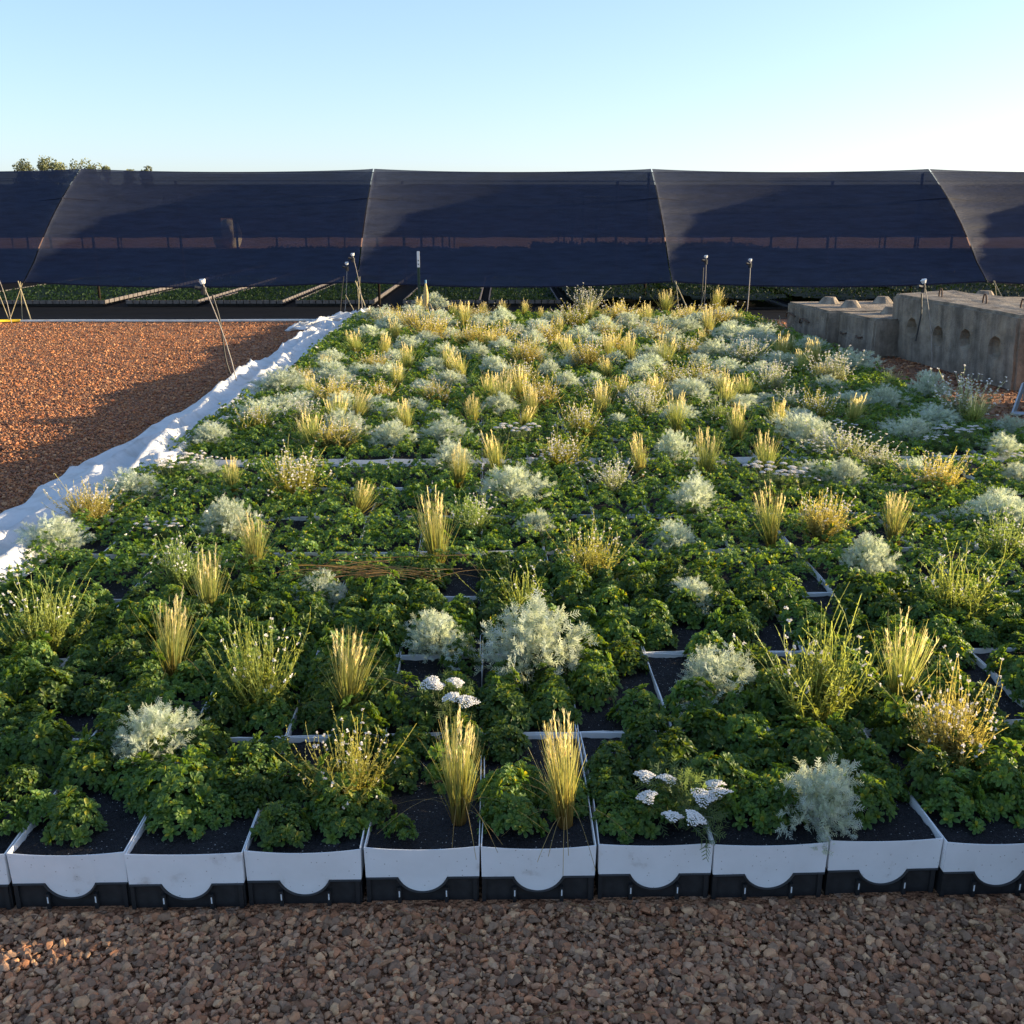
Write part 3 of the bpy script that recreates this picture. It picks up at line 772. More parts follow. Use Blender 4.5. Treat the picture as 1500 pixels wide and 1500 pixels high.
SILV=[(225,1128,1028,128),(790,1018,875,170),(636,973,890,125),(1046,1043,950,150),(1175,1222,1095,150),(466,898,842,92),(1015,903,845,90),(1268,858,790,88),(1462,778,716,105),
(985,813,765,75),(1015,763,700,88),(785,793,752,55),(750,748,686,88),(335,798,740,78),(82,822,755,95),(197,738,694,75),(662,700,648,75),(652,655,618,65),(640,625,600,50),
(578,663,622,65),(572,618,588,45),(505,655,605,70),(382,625,585,65),(412,585,548,75),(440,602,575,55),(492,574,546,65),(485,540,512,55),(310,660,622,65),(300,706,676,55),
(732,614,582,55),(725,555,524,45),(636,552,528,45),(618,580,555,45),(805,562,532,45),(787,540,512,45),(935,563,535,48),(1010,598,558,65),(987,684,636,58),(905,628,608,45),
(842,548,517,45),(1045,535,500,60),(1072,505,478,70),(1142,548,518,62),(1186,524,498,48),(1105,514,484,72),(1252,554,518,65),(1210,578,552,48),(1296,608,572,64),(1360,594,548,52),
(1175,664,616,85),(1332,654,610,85),(1372,630,598,85),(1467,674,636,62),(1482,644,612,52),(1208,708,676,82),(1238,724,678,55),(1490,714,676,62),(1490,775,745,60),
(556,478,452,45),(576,492,466,45),(540,502,478,45),(642,487,460,45),(660,505,480,45),(624,512,488,40),(700,488,462,45),(735,482,456,45),(790,497,470,45),(780,517,490,45),(757,500,474,40),
(812,487,460,45),(850,507,480,45),(882,500,470,45),(870,522,494,45),(920,492,464,45),(945,507,478,45),(967,497,468,45),(983,514,486,45),(1002,497,470,45),(1022,486,460,45),(1062,483,456,45),(1090,524,496,50),
(600,520,495,42),(650,530,505,42),(700,535,508,42),(740,560,535,42),(830,578,550,45),(870,570,545,40),(610,610,586,45),(550,605,580,42),(530,560,536,42),(1025,548,520,45),(1062,556,530,50),(1120,600,575,45),(955,535,508,45),(1335,700,672,50),(1110,560,535,50),(1245,602,575,55)]
YARS=[(1140,722,692,85,1),(1172,718,694,50,0),(250,702,664,70,1),(300,690,662,45,0),(240,795,762,60,0),(1405,652,622,60,1),(1372,662,640,45,2),(762,652,622,65,1),(706,768,742,45,2),(1235,640,615,40,2),(790,690,664,45,2),(455,700,672,40,2),(1500,690,665,50,0)]

_g=random.Random(77)
def _free(L,x,y,d): return all((q[0]-x)**2+((q[1]-y)*2.2)**2>d*d for q in L)
for _ in range(130):
    y=455+_g.random()**.8*175; x=_g.uniform(640-140*(y-440)/100, 1130+170*(y-440)/100)
    if x>1075+(y-455)*2.2 or x<400: continue
    if _free(SILV,x,y,27) and _free(WISP,x,y,24) and _free(GRASS,x,y,18):
        q_=_g.random()
        if q_<.42: GRASS.append((x,y,y-36-(y-455)*.12)); continue
        if q_<.8: SILV.append((x,y,y-23-(y-455)*.05,44+(y-455)*.1))
        else: WISP.append((x,y,y-30-(y-455)*.06,46+(y-455)*.08,_g.choice([3,3,6,4,2])))
PLANTS=[]   # (object, kind, x, y, size)
rp=random.Random(3)
def soil_level(y): return SOIL+y_to_z(y)
def foot(px,py):
    z=RIM
    x,y=at(px,py,z)
    if y_to_z(y)>0: x,y=at(px,py,z+RISE)
    return x,y,soil_level(y)
for i,(px,yb,yt) in enumerate(GRASS):
    x,y,z=foot(px,yb); h=max(.16,height_at(px,yb,yt,z)); v=GVAR.get(px, i%6); near=(yb-yt)>95
    s=h/.40; t=empty('grass_tuft',(x,y,z-.004),rp.uniform(-.5,.5) if px in GVAR else rp.uniform(0,6.28))
    wx=s if near else s*1.15
    t.scale=(wx,wx,s)
    if near:
        link('blades',GR[v][0],t)
        for m_ in GR[v][1]: link('plume',m_,t)
    else:
        bpy.data.objects.remove(t); t=link('grass_tuft',GR[v][2],None,(x,y,z-.004),rp.uniform(0,6.28)); wf=1.0 if yb-yt>60 else 1.25; t.scale=(wx*wf,wx*wf,s*1.05)
    t.rotation_euler=(rp.gauss(0,.10),rp.gauss(0,.10),t.rotation_euler[2])
    tag(t,None,'grass','golden grass tufts growing in the bed'); PLANTS.append((t,'grass',x,y,yb-yt,px,yb))
for i,(px,yb,yt,wd,v) in enumerate(WISP):
    x,y,z=foot(px,yb); h=max(.14,height_at(px,yb,yt,z)); wz=pix(x,y,z)[2]; wm=wd/F*wz
    k_=1.25 if yb<620 else 1.05; sx=wm/.34*k_; sz=h/.33*k_
    if wd>=84:
        t=empty('wispy_shrub',(x,y,z-.003),rp.uniform(0,6.28)); 
        link('stem',WI[v][0],t); link('foliage',WI[v][1],t); link('blossom',WI[v][2],t)
    else: t=link('wispy_shrub',WI[v][3],None,(x,y,z-.003),rp.uniform(0,6.28))
    t.scale=(sx,sx,sz)
    tag(t,None,'shrub','wispy flowering shrubs growing in the bed'); PLANTS.append((t,'wisp',x,y,wd,px,yb,v))
for i,(px,yb,yt,wd) in enumerate(SILV):
    x,y,z=foot(px,yb-(yb-yt)*.22); h=max(.11,height_at(px,yb-(yb-yt)*.22,yt,z)); wz=pix(x,y,z)[2]; wm=wd/F*wz
    v=i%6
    if wd>=75:
        t=empty('wormwood_shrub',(x,y,z-.003),rp.uniform(0,6.28)); link('stem',SI[v][0],t); link('foliage',SI[v][1],t)
    else: t=link('wormwood_shrub',SI[v][2],None,(x,y,z-.003),rp.uniform(0,6.28))
    k_=1.2 if yb<620 else (1.1 if yb<850 else .96); t.scale=(wm/.40*k_,wm/.40*k_,h/.27*(1+(k_-1)*.6)*(.92 if wd>160 else 1.12))
    if wd>160: t.scale.x*=1.08
    t.scale.x*=rp.uniform(.85,1.18); t.scale.y*=rp.uniform(.85,1.18); t.rotation_euler.x=rp.gauss(0,.07); t.rotation_euler.y=rp.gauss(0,.07)
    tag(t,None,'shrub','silver wormwood shrubs growing in the bed'); PLANTS.append((t,'silver',x,y,wd,px,yb))
# one silver shrub leans out over the front trays
for p in PLANTS:
    if p[1]=='silver' and p[5]==1175: p[0].rotation_euler=(R(24),R(12),.4)
for i,(px,yb,yt,wd,v) in enumerate(YARS):
    x,y,z=foot(px,yb); wz=pix(x,y,z)[2]; wm=wd/F*wz
    t=link('yarrow',YS[v],None,(x,y,z-.003),rp.uniform(0,6.28)); s=wm/.30; t.scale=(s,s,max(.8,min(1.3,s)))
    tag(t,None,'flower','white yarrows flowering in the bed'); PLANTS.append((t,'yarrow',x,y,wd,px,yb))
# the near yarrows, each head its own part
for (cx,cy,heads) in ((1000,1190,[(945,1135),(978,1140),(948,1166),(1030,1166),(1053,1160),(985,1194),(1018,1197),(1046,1147)]),
                      (655,1050,[(640,1002),(668,998),(662,1020),(685,1026),(632,1000)])):
    x,y,z=foot(cx,cy); t=empty('yarrow',(x,y,z-.003)); link('foliage',YL[0],t)
    for k,(hx,hy) in enumerate(heads):
        hz=RIM+.10 if cx>900 else RIM+.16
        X,Y=at(hx,hy,hz); L=Vector((X-x,Y-y,hz-z))
        o=link('flower_head',HD[k%5],t,L); o.rotation_euler=(rp.uniform(-.3,.2),rp.uniform(-.3,.3),rp.uniform(0,6))
        A=Acc(); tube(A,[(L.x*.3,L.y*.3,0),(L.x*.75,L.y*.75,L.z*.55),(L.x,L.y,L.z-.012)],.0014,5,(.17,.20,.10)); link('stalk',A.mesh('stalk',M_WISP),t)
    tag(t,None,'flower','white yarrows flowering in the bed'); PLANTS.append((t,'yarrow',x,y,110,cx,cy))

# ---- stonecrop carpet
BARE=[(20,1135,40),(110,1042,38),(150,1205,22),(330,1215,30),(640,1195,55),(690,1150,45),(640,1110,26),(850,1215,48),(715,1085,25),(620,985,55),(575,1010,25),(950,992,45),(990,1005,28),
(1180,868,34),(1140,915,34),(1170,950,28),(1030,925,22),(680,868,40),(1330,1225,40),(1325,1155,38),(1335,1100,26),(1460,1035,45),(1420,985,36),(1480,1075,25),(1310,1125,25),(1455,945,20),
(150,985,16),(225,985,20),(470,1090,24),(515,1120,20),(1000,1085,16),(1250,1075,14),(160,875,22),(880,1040,20),(820,1110,22),(1225,905,18),(1190,1200,15)]
def bare(px,py,r=0): return any((px-a_)**2+(py-b_)**2<(c_*.84)**2 for a_,b_,c_ in BARE)
FRONT=[(10,1222,1,'s'),(110,1215,1.0,0),(262,1208,1.0,0),(330,1165,.95,0),(240,1160,.9,0),(415,1222,1.0,0),(498,1210,1.0,0),(590,1228,.75,'s'),(578,1215,.55,'s'),(748,1212,1.02,0),(912,1206,1.0,0),(962,1202,1.0,0),(1095,1195,.9,0),(1135,1200,.95,0),
(1268,1190,1.0,0),(1292,1160,.8,0),(1395,1190,1.05,0),(1465,1185,1.05,0),(1080,1150,.9,0),(30,1165,.85,0),(440,1160,.9,0),(400,1120,1,0),(890,1165,.9,0),(770,1150,.7,0),(58,1200,.8,0),(318,1196,.85,0),(545,1196,.75,0),(215,1180,.8,0),(370,1180,.85,0),(1000,1180,.85,0),(1215,1180,.8,0)]
cands=[]
for (px,py,s,k) in FRONT:
    x,y=at(px,py,SOIL); cands.append((x,y,s,k))
rs=random.Random(21)
for r in range(NROW):
    for c in range(-14,20):
        for j in range(4):
            for i2 in (-1,1):
                xc=c*TW+PH+TW/2+i2*.076+rs.uniform(-.022,.022); yc=row_y(r)+[.09,.235,.375,.52][j]+rs.uniform(-.025,.025)
                X,Y=skewed(xc,yc)
                if X<BX0+.05 or X>(1.8 if r==0 else BX1-.05): continue
                p=pix(X,Y,SOIL+.05)
                if not p or not(-140<p[0]<1640): continue
                if r==0 and j<1: continue
                if r<7 and bare(p[0],p[1]+8): continue
                if r==GAP_ROW-1 and j==3 and any(a_<p[0]<b_ for a_,b_ in ((300,372),(470,625),(690,745),(1010,1050),(1395,1485))): continue
                if rs.random()<(.06 if r<6 else .04): continue
                if any(abs(q[0]-X)<.075 and abs(q[1]-Y)<.075 for q in cands[:len(FRONT)]): continue
                if any((q[2]-X)**2+(q[3]-Y)**2<.045**2 for q in PLANTS if q[1]=='grass' and q[4]>60): continue
                cands.append((X,Y,rs.uniform(.92,1.28) if r<6 else rs.uniform(.88,1.15),0))
cands.sort(key=lambda q:q[1]+.2*abs(q[0]))
A=Acc()
for i,(x,y,s,k) in enumerate(cands):
    z=soil_level(y)-.003
    if i<300:
        o=link('stonecrop_mound',(SMALL[i%3] if k=='s' else SED[rs.randrange(9)]),None,(x,y,z),rs.uniform(0,6.28)); o.scale=(s,s,s*rs.uniform(.9,1.2))
        tag(o,None,'plant','stonecrop mounds carpeting the bed'); PLANTS.append((o,'sedum',x,y,60,0,0))
    else:
        sedum_acc(A,2000+i,(x,y,z),.082*s,.088*rs.uniform(.55,1.3),22 if y<9 else 14,.024 if y<9 else .030,False)
o=link('stonecrop_carpet',A.mesh('stonecrop_carpet',M_SEDUM,True)); tag(o,'green stonecrop ground cover between the taller plants toward the back','ground cover',kind='stuff')

# ---- labels: each plant against the landmark nearest to it
def lw(px,py): return at(px,py,RIM)
HERO={('silver',225):'compact silver wormwood shrub in the front left of the bed',('silver',790):'largest silver wormwood shrub, sprawling near the middle of the bed',
('silver',1175):'silver wormwood shrub spilling forward over the rim of the front trays',('silver',636):'wide silver wormwood shrub just left of the largest silver shrub',
('silver',1046):'wide silver wormwood shrub with feathery leaves left of the big wispy shrub',
('grass',672):'golden grass tuft nearest the camera, left of two front tufts',('grass',828):'golden grass tuft with stray arching blades, right of two front tufts',
('grass',1318):'broad tall grass tuft beside the big wispy shrub at right',('grass',254):'pale yellow grass tuft with feathery tips in the front left',
('grass',640):'tall golden grass tuft standing alone behind the flattened dry grass',('grass',512):'golden green grass tuft leaning right, left of the wide silver shrub',
('wisp',1195):'big wispy green shrub with many long thin stems at right',('wisp',382):'wispy yellow green shrub with thin upright stems, left of centre',
('wisp',510):'low twiggy brownish shrub behind the front trays, left of the grass',('wisp',65):'wispy green shrub at the left edge below the white cloth',
('wisp',1392):'golden twiggy shrub with tall bare stems at the right front',
('yarrow',1000):'yarrow with white flat flower clusters behind the front trays',('yarrow',655):'yarrow with small white flowers on tall stalks behind the front grass'}
LM=[('the silver shrub behind the right yarrow gap',lw(1268,858)),('the silver shrub left of middle',lw(466,898)),('the central twiggy golden shrub',lw(865,848)),('the dense grass right of centre',lw(1130,797)),
('the silver shrub in mid bed',lw(750,748)),('the short grass above the cloth curve',lw(340,722)),('the golden shrub behind right trays',lw(1370,717)),('the leaning grass at left',lw(374,836)),('the front left silver shrub',lw(225,1128)),('the largest silver shrub',lw(790,1010)),('the silver shrub spilling over the front',lw(1175,1230)),('the left front grass tuft',lw(672,1195)),
('the right front grass tuft',lw(828,1200)),('the broad tall grass at right',lw(1318,1032)),('the big wispy shrub at right',lw(1195,1058)),('the wispy shrub left of centre',lw(382,1042)),
('the front white yarrow',lw(1000,1190)),('the low twiggy front shrub',lw(510,1168)),('the wispy shrub at left edge',lw(65,958)),('the golden twiggy shrub at right',lw(1392,1122)),
('the pale grass at front left',lw(254,992)),('the tall grass behind flattened straw',lw(640,832)),('the leaning stake at the cloth',lw(352,580)),('the white topped green post',lw(615,465)),
('the far thin sprinkler stake',lw(1030,470)),('the low pair of concrete blocks',lw(1215,515)),('the sprinkler at the big block',lw(1362,560)),('the crumpled end of the cloth',lw(480,490))]
DESC={'grass':'grass tuft','wisp':'wispy shrub','silver':'silver wormwood shrub','yarrow':'white flowering yarrow','sedum':'green stonecrop mound'}
buck={}
for p in PLANTS:
    o,k,x,y=p[:4]
    if (k,p[5]) in HERO: o['label']=HERO[(k,p[5])]; continue
    ds=sorted((math.hypot((lx-x),(ly-y)*.6),nm,lx,ly) for nm,(lx,ly) in LM); dd,nm,lx,ly=ds[0]
    rel=('right of' if x>lx else 'left of') if abs(x-lx)>=abs(y-ly)*.6 else ('behind' if y>ly else 'in front of')
    ad={'grass':'golden ' if p[4]>45 else 'small golden ','wisp':'','silver':'' if p[4]>=50 else 'small ','yarrow':'','sedum':''}[k]
    if k=='grass' and GVAR.get(p[5])in(6,7): ad='pale green '
    if k=='wisp': ad={0:'green ',1:'olive ',2:'dark green ',3:'golden ',4:'grey ',5:'green ',6:'pale flowering '}[p[7]]
    buck.setdefault((ad+DESC[k],nm,rel),[]).append((math.hypot(x-lx,y-ly),o))
for (ds_,nm,rel),L in buck.items():
    L.sort(key=lambda q:q[0])
    for i,(d_,o) in enumerate(L):
        if len(L)==1: o['label']=f'{ds_} {rel} {nm}'
        else: o['label']=f"{ds_}, {'nearest' if i==0 else ORD[i+1]+' nearest'} {rel} {nm}"

# ---- flattened dry grass and loose stalks
def stalks(acc, cx, cy, z, n, spread, L, seed, dirang=0):
    g=np.random.default_rng(seed); m=9; t=np.linspace(-.5,.5,m)
    c=np.stack([cx+g.normal(0,spread[0],n),cy+g.normal(0,spread[1],n)],-1); an=dirang+g.normal(0,.28,n); ll=L*g.uniform(.6,1.3,n); cv=g.normal(0,.3,n)
    P=np.zeros((n,m,3)); P[...,0]=c[:,0:1]+ll[:,None]*(t*np.cos(an)[:,None]-cv[:,None]*t**2*np.sin(an)[:,None])
    P[...,1]=c[:,1:2]+ll[:,None]*(t*np.sin(an)[:,None]+cv[:,None]*t**2*np.cos(an)[:,None]); P[...,2]=z+g.uniform(0,.03,(n,1))+.02*(1-4*t**2)
    ribbons(acc,P,np.full((n,m),.0011),np.tile([0,.8,.6],(n,1)),np.broadcast_to(np.array([.34,.22,.10]),(n,m,3))*g.uniform(.6,1.3,(n,1,1)))
A=Acc(); x,y=at(545,838,.26); stalks(A,0,0,.05,36,(.15,.07),.34,9)
o=link('flattened_grass',A.mesh('flattened_grass',M_GRASS),None,(x,y,SOIL+.04)); tag(o,'flattened brown dry grass lying across the green mounds','dry grass')
for k,(pts,lab) in enumerate([([(570,1330),(640,1360),(710,1382),(790,1410)],'dry grass stalk lying on gravel before the middle trays'),
      ([(825,1322),(900,1345),(1000,1368),(1140,1385)],'long dry grass stalk lying on gravel right of centre'),
      ([(1350,1395),(1380,1375),(1440,1355),(1500,1342)],'curved dry stalk lying on gravel at the right edge'),
      ([(770,1500),(830,1485),(900,1484),(960,1490)],'pale dry stalk lying on gravel at the bottom edge')]):
    P=[(*at(px,py,.02),.022+.012*(i%2)) for i,(px,py) in enumerate(pts)]
    P=np.array(P); tt=np.linspace(0,3,13); Q=np.stack([np.interp(tt,range(4),P[:,q]) for q in range(3)],-1)
    for _ in range(2): Q[1:-1]=(Q[:-2]+2*Q[1:-1]+Q[2:])/4
    A=Acc(); tube(A,Q,.0011,5,(.36,.25,.13)); tag(link('dry_stalk',A.mesh('dry_stalk',M_GRASS)),lab,'dry grass','dry stalks on the gravel')

# ------------------------------------------------------------------ white cloth along the left edge
def fbm(x,y,z,oct=3): return sum(mnoise.noise(Vector((x*2**k,y*2**k,z+k*7)))/2**k for k in range(oct))
A=Acc(); nu,nv=300,34; V=np.zeros((nu,nv,3))
for i in range(nu):
    u=i/(nu-1); y=3.2+u*13.0
    xo=-2.96+.012*(y-3.2)+.05*mnoise.noise(Vector((y*.8,3,0)))+.03*mnoise.noise(Vector((y*2.5,9,0))); xi=-2.17
    lift=.15+.05*mnoise.noise(Vector((y*.7,0,5)))
    for j in range(nv):
        v=j/(nv-1); x=xo+(xi-xo)*v
        prof=lift*min(1,v/.25)**.6 + (.05*max(0,(v-.6)/.4))
        if v>.9: prof=prof*(1-(v-.9)/.1)+.178*(v-.9)/.1
        amp=min(1,v/.12)*min(1,(1-v)/.1+.15)
        # ridges that run along the cloth, wandering sideways
        wv=v*3.2+1.3*fbm(y*.30,v*.5,3,2)+.12*y
        rid=(1-abs(math.sin(wv*PI*.9)))**1.15
        x+=.03*amp*fbm(y*1.2,v*3,11)
        dg_=(1-abs(math.sin((y*1.1+v*1.7+.9*fbm(y*.5,v*.8,15,2))*PI)))**2.2
        z=prof+amp*(.08*(rid-.4)*(1+.5*mnoise.noise(Vector((y*.6,1,2))))+.06*dg_*(.5+mnoise.noise(Vector((y*.5,v,9))))+.035*fbm(y*.7,v*1.6,8,2)+.011*(1-abs(fbm(y*3.2,v*4.5,1,2)))**3)
        V[i,j]=(x,y+.03*fbm(y*2,v*4,21)*amp,max(.012,z))
A.add(V,grid_faces(nu,nv))
# crumpled end that trails out to the left on the gravel
nu2,nv2=70,30; V=np.zeros((nu2,nv2,3)); x0,y0=at(415,487); x1,y1=at(520,474)
for i in range(nu2):
    u=i/(nu2-1); cx=x0+(x1-x0)*u*1.25; cy=y0+.15+(y1-y0)*u+.10*math.sin(u*5)
    wd=(.10+.28*u**.8)*min(1,u/.06+.15)*(1+.35*mnoise.noise(Vector((u*5,0,0)))); ht=(.07+.15*u**.9)*min(1,u/.10+.05)
    for j in range(nv2):
        th=PI*j/(nv2-1); k=.85+.34*fbm(u*4,math.cos(th)*2.2+3,th*.6,2)+.42*(1-abs(math.sin(th*3.5+5*fbm(u*2.2,th*.5,0,2)+u*5)))**1.6
        V[i,j]=(cx+.05*fbm(u*7,th,4),cy-math.cos(th)*wd*k,max(.012,math.sin(th)*ht*k))
A.add(V,grid_faces(nu2,nv2))
me=A.mesh('cloth',M_TARP,True); o=link('ground_cloth',me); sol=o.modifiers.new('thick','SOLIDIFY'); sol.thickness=.004
tag(o,'long crumpled white cloth bunched along the left edge of the bed','cloth')

# ------------------------------------------------------------------ concrete blocks
def concrete(name, L, W, H, cutters=(), bev=.025):
    bm=bmesh.new(); bmesh.ops.create_cube(bm,size=1)
    for v in bm.verts: v.co=Vector((v.co.x*W,v.co.y*L,(v.co.z+.5)*H))
    bmesh.ops.bevel(bm,geom=bm.edges[:],offset=bev,segments=2,affect='EDGES')
    bmesh.ops.subdivide_edges(bm,edges=[e for e in bm.edges if e.calc_length()>.25],cuts=7,use_grid_fill=True)
    sd=L*13.7+W*3
    for v in bm.verts:
        q=v.co*3.1+Vector((sd,0,0)); e_=.010*mnoise.noise(q)+.007*mnoise.noise(q*3.3)
        v.co+=Vector((e_,.010*mnoise.noise(q+Vector((7,3,1)))+.006*mnoise.noise(q*3.1),e_*.8 if v.co.z>.05 else 0))
    me=bm_mesh(name,bm,M_CONC); o=bpy.data.objects.new(name,me); COL.objects.link(o)
    cs=[]
    for (c,axis,r1,r2,dep) in cutters:
        b2=bmesh.new(); bmesh.ops.create_cone(b2,cap_ends=True,segments=9,radius1=r1,radius2=r2,depth=dep)
        co=bpy.data.objects.new('cut',bm_mesh('cut',b2,M_CONC)); COL.objects.link(co); co.location=c
        co.rotation_euler=(0,PI/2,0) if axis=='x' else (0,0,0); cs.append(co)
        md=o.modifiers.new('b','BOOLEAN'); md.object=co; md.operation='DIFFERENCE'; md.solver='EXACT'
    if cs:
        dg=bpy.context.evaluated_depsgraph_get(); dg.update()
        me2=bpy.data.meshes.new_from_object(o.evaluated_get(dg)); o.modifiers.clear(); o.data=me2
        for c in cs: bpy.data.objects.remove(c)
    return o
def knob(parent, x,y,z,r=.15,h=.095):
    bm=bmesh.new(); bmesh.ops.create_cone(bm,cap_ends=True,segments=14,radius1=r,radius2=r*.52,depth=h)
    bmesh.ops.bevel(bm,geom=[e for e in bm.edges if all(v.co.z>0 for v in e.verts)],offset=.006,segments=1,affect='EDGES')
    for v in bm.verts: v.co+=Vector((random.gauss(0,.004),random.gauss(0,.004),0))
    o=link('knob',bm_mesh('knob',bm,M_CONC,False),parent,(x,y,z+h/2-.004)); o.rotation_euler=(0,0,random.uniform(0,1)); return o
def loop_(parent,x,y,z,rz=0,r=.055,h=.10):
    A=Acc(); P=[(r*math.cos(t),0,-.02+ (h+.02)*math.sin(t)**.8 if 0<t<PI else -.02) for t in np.linspace(0,PI,13)]
    tube(A,P,.010,6); return link('lifting_loop',A.mesh('lifting_loop',M_RUST,True),parent,(x,y,z),rz)
CG='concrete blocks lying right of the bed'
# left block of the low pair
HB=.50
xa,ya=at(1156,441,HB); xb,yb_=at(1206,455,HB); ang=math.atan2(xb-xa,ya-yb_); Lb=math.hypot(xb-xa,yb_-ya)
def place_block(o,xL,yfront,yback_len,W,rz):
    o.location=(xL,yfront,0); o.rotation_euler=(0,0,rz)
W1=1.55
b1=concrete('concrete_block',1.50,W1,HB); b1.rotation_euler=(0,0,R(5)); 
b1.location=(xa+W1/2+.02,(ya+yb_)/2,0)
for (kx,ky) in ((-.28,.42),(-.22,-.20),(.52,.42)): knob(b1,kx,ky,HB)
A=Acc()
for (yy,zz) in ((.55,.33),(.0,.30)):
    P=[(-W1/2-.01,yy+.20,zz-.05),(-W1/2-.06,yy+.05,zz+.02),(-W1/2-.05,yy-.02,zz+.03),(-W1/2-.01,yy-.16,zz-.01)]; tube(A,P,.011,6)
link('rebar_hook',A.mesh('rebar_hook',M_RUST,True),b1)
tag(b1,'low grey concrete block with raised knobs and rusty hooks, farther left of the pair','concrete block',CG)
# second low block
x2,y2=at(1207,505,0); x3,y3=at(1276,525,0); L2=math.hypot(x3-x2,y3-y2); W2=1.1; ang2=math.atan2(x3-x2,y2-y3)
b2=concrete('concrete_block',L2,W2,HB-.015); b2.rotation_euler=(0,0,ang2)
b2.location=((x2+x3)/2+W2/2*math.cos(ang2),(y2+y3)/2+W2/2*math.sin(ang2),0)
for (kx,ky) in ((.02,-.02),(.30,-.40)): knob(b2,kx,ky,HB-.015)
A=Acc()
for (yy,zz) in ((.12,.22),(-.33,.22)):
    tube(A,[(-W2/2-.005,yy+.09,zz+.01),(-W2/2-.035,yy+.03,zz),(-W2/2-.035,yy-.03,zz),(-W2/2-.005,yy-.08,zz+.015)],.010,6)
link('rebar_hook',A.mesh('rebar_hook',M_RUST,True),b2)
tag(b2,'low concrete block streaked grey with knobs on top, beside the big block','concrete block',CG)
# big block on its side with four sockets
HBG=.80; x4,y4=at(1303,521,0); x5,y5=at(1483,574,0); L3=math.hypot(x5-x4,y5-y4); W3=.80; ang3=math.atan2(x5-x4,y4-y5)
cut=[((-W3/2,L3*(.5-f),zz),'x',.165,.09,.20) for f,zz in ((.20,.43),(.43,.40),(.645,.43),(.86,.42))]
b3=concrete('concrete_block',L3,W3,HBG,cut,.03); b3.rotation_euler=(0,R(-3),ang3)
b3.location=((x4+x5)/2+W3/2*math.cos(ang3),(y4+y5)/2+W3/2*math.sin(ang3),0.0)
for f in (.25,.58,.83): loop_(b3,-.16+.1*f,L3*(.5-f),HBG,R(80))
tag(b3,'big grey concrete block lying sideways with four dark sockets facing left','concrete block',CG)
x6,y6=at(1432,440,.5)
b4=concrete('concrete_block',.9,2.2,.5); b4.location=(x6+1.0,y6+.2,0); b4.rotation_euler=(0,0,R(-8))
knob(b4,-.75,.05,.5,.17,.12)
tag(b4,'concrete block with one pale knob, mostly hidden behind the big block','concrete block',CG)
shade_block_front=concrete('concrete_block',1.85,1.1,.66); shade_block_front.location=(2.62,1.76,0); shade_block_front.rotation_euler=(0,0,R(-1.5))  # added block outside the view, keeps the sun off the front gravel
for (kx,ky) in ((-.25,.5),(.25,.5),(-.25,-.1),(.25,-.1),(-.25,-.62),(.25,-.62)): knob(shade_block_front,kx,ky,.66)
tag(shade_block_front,'added concrete block with knobs, out of view at right, shading the front gravel','concrete block',CG)
shade_block_right=concrete('concrete_block',2.5,.8,.80); shade_block_right.location=(5.45,8.5,0); shade_block_right.rotation_euler=(0,0,R(3))  # second added block out of view, casts shade over the bed's right part
for f in (.2,.5,.8): loop_(shade_block_right,-.1,2.5*(.5-f),.80,R(80))
tag(shade_block_right,'added big concrete block, out of view, shading the right side of the bed','concrete block',CG)
# steel bracket at the right edge
x7,y7=at(1484,609); A=Acc()
tube(A,[(0,0,.02),(.16,.2,.26)],.02,4); tube(A,[(-.01,-.01,.02),(.34,-.10,.02)],.022,4)
tag(link('steel_bracket',A.mesh('steel_bracket',M_STEEL),None,(x7,y7,0)),'grey metal frame corner on the ground at the right edge','metal frame')

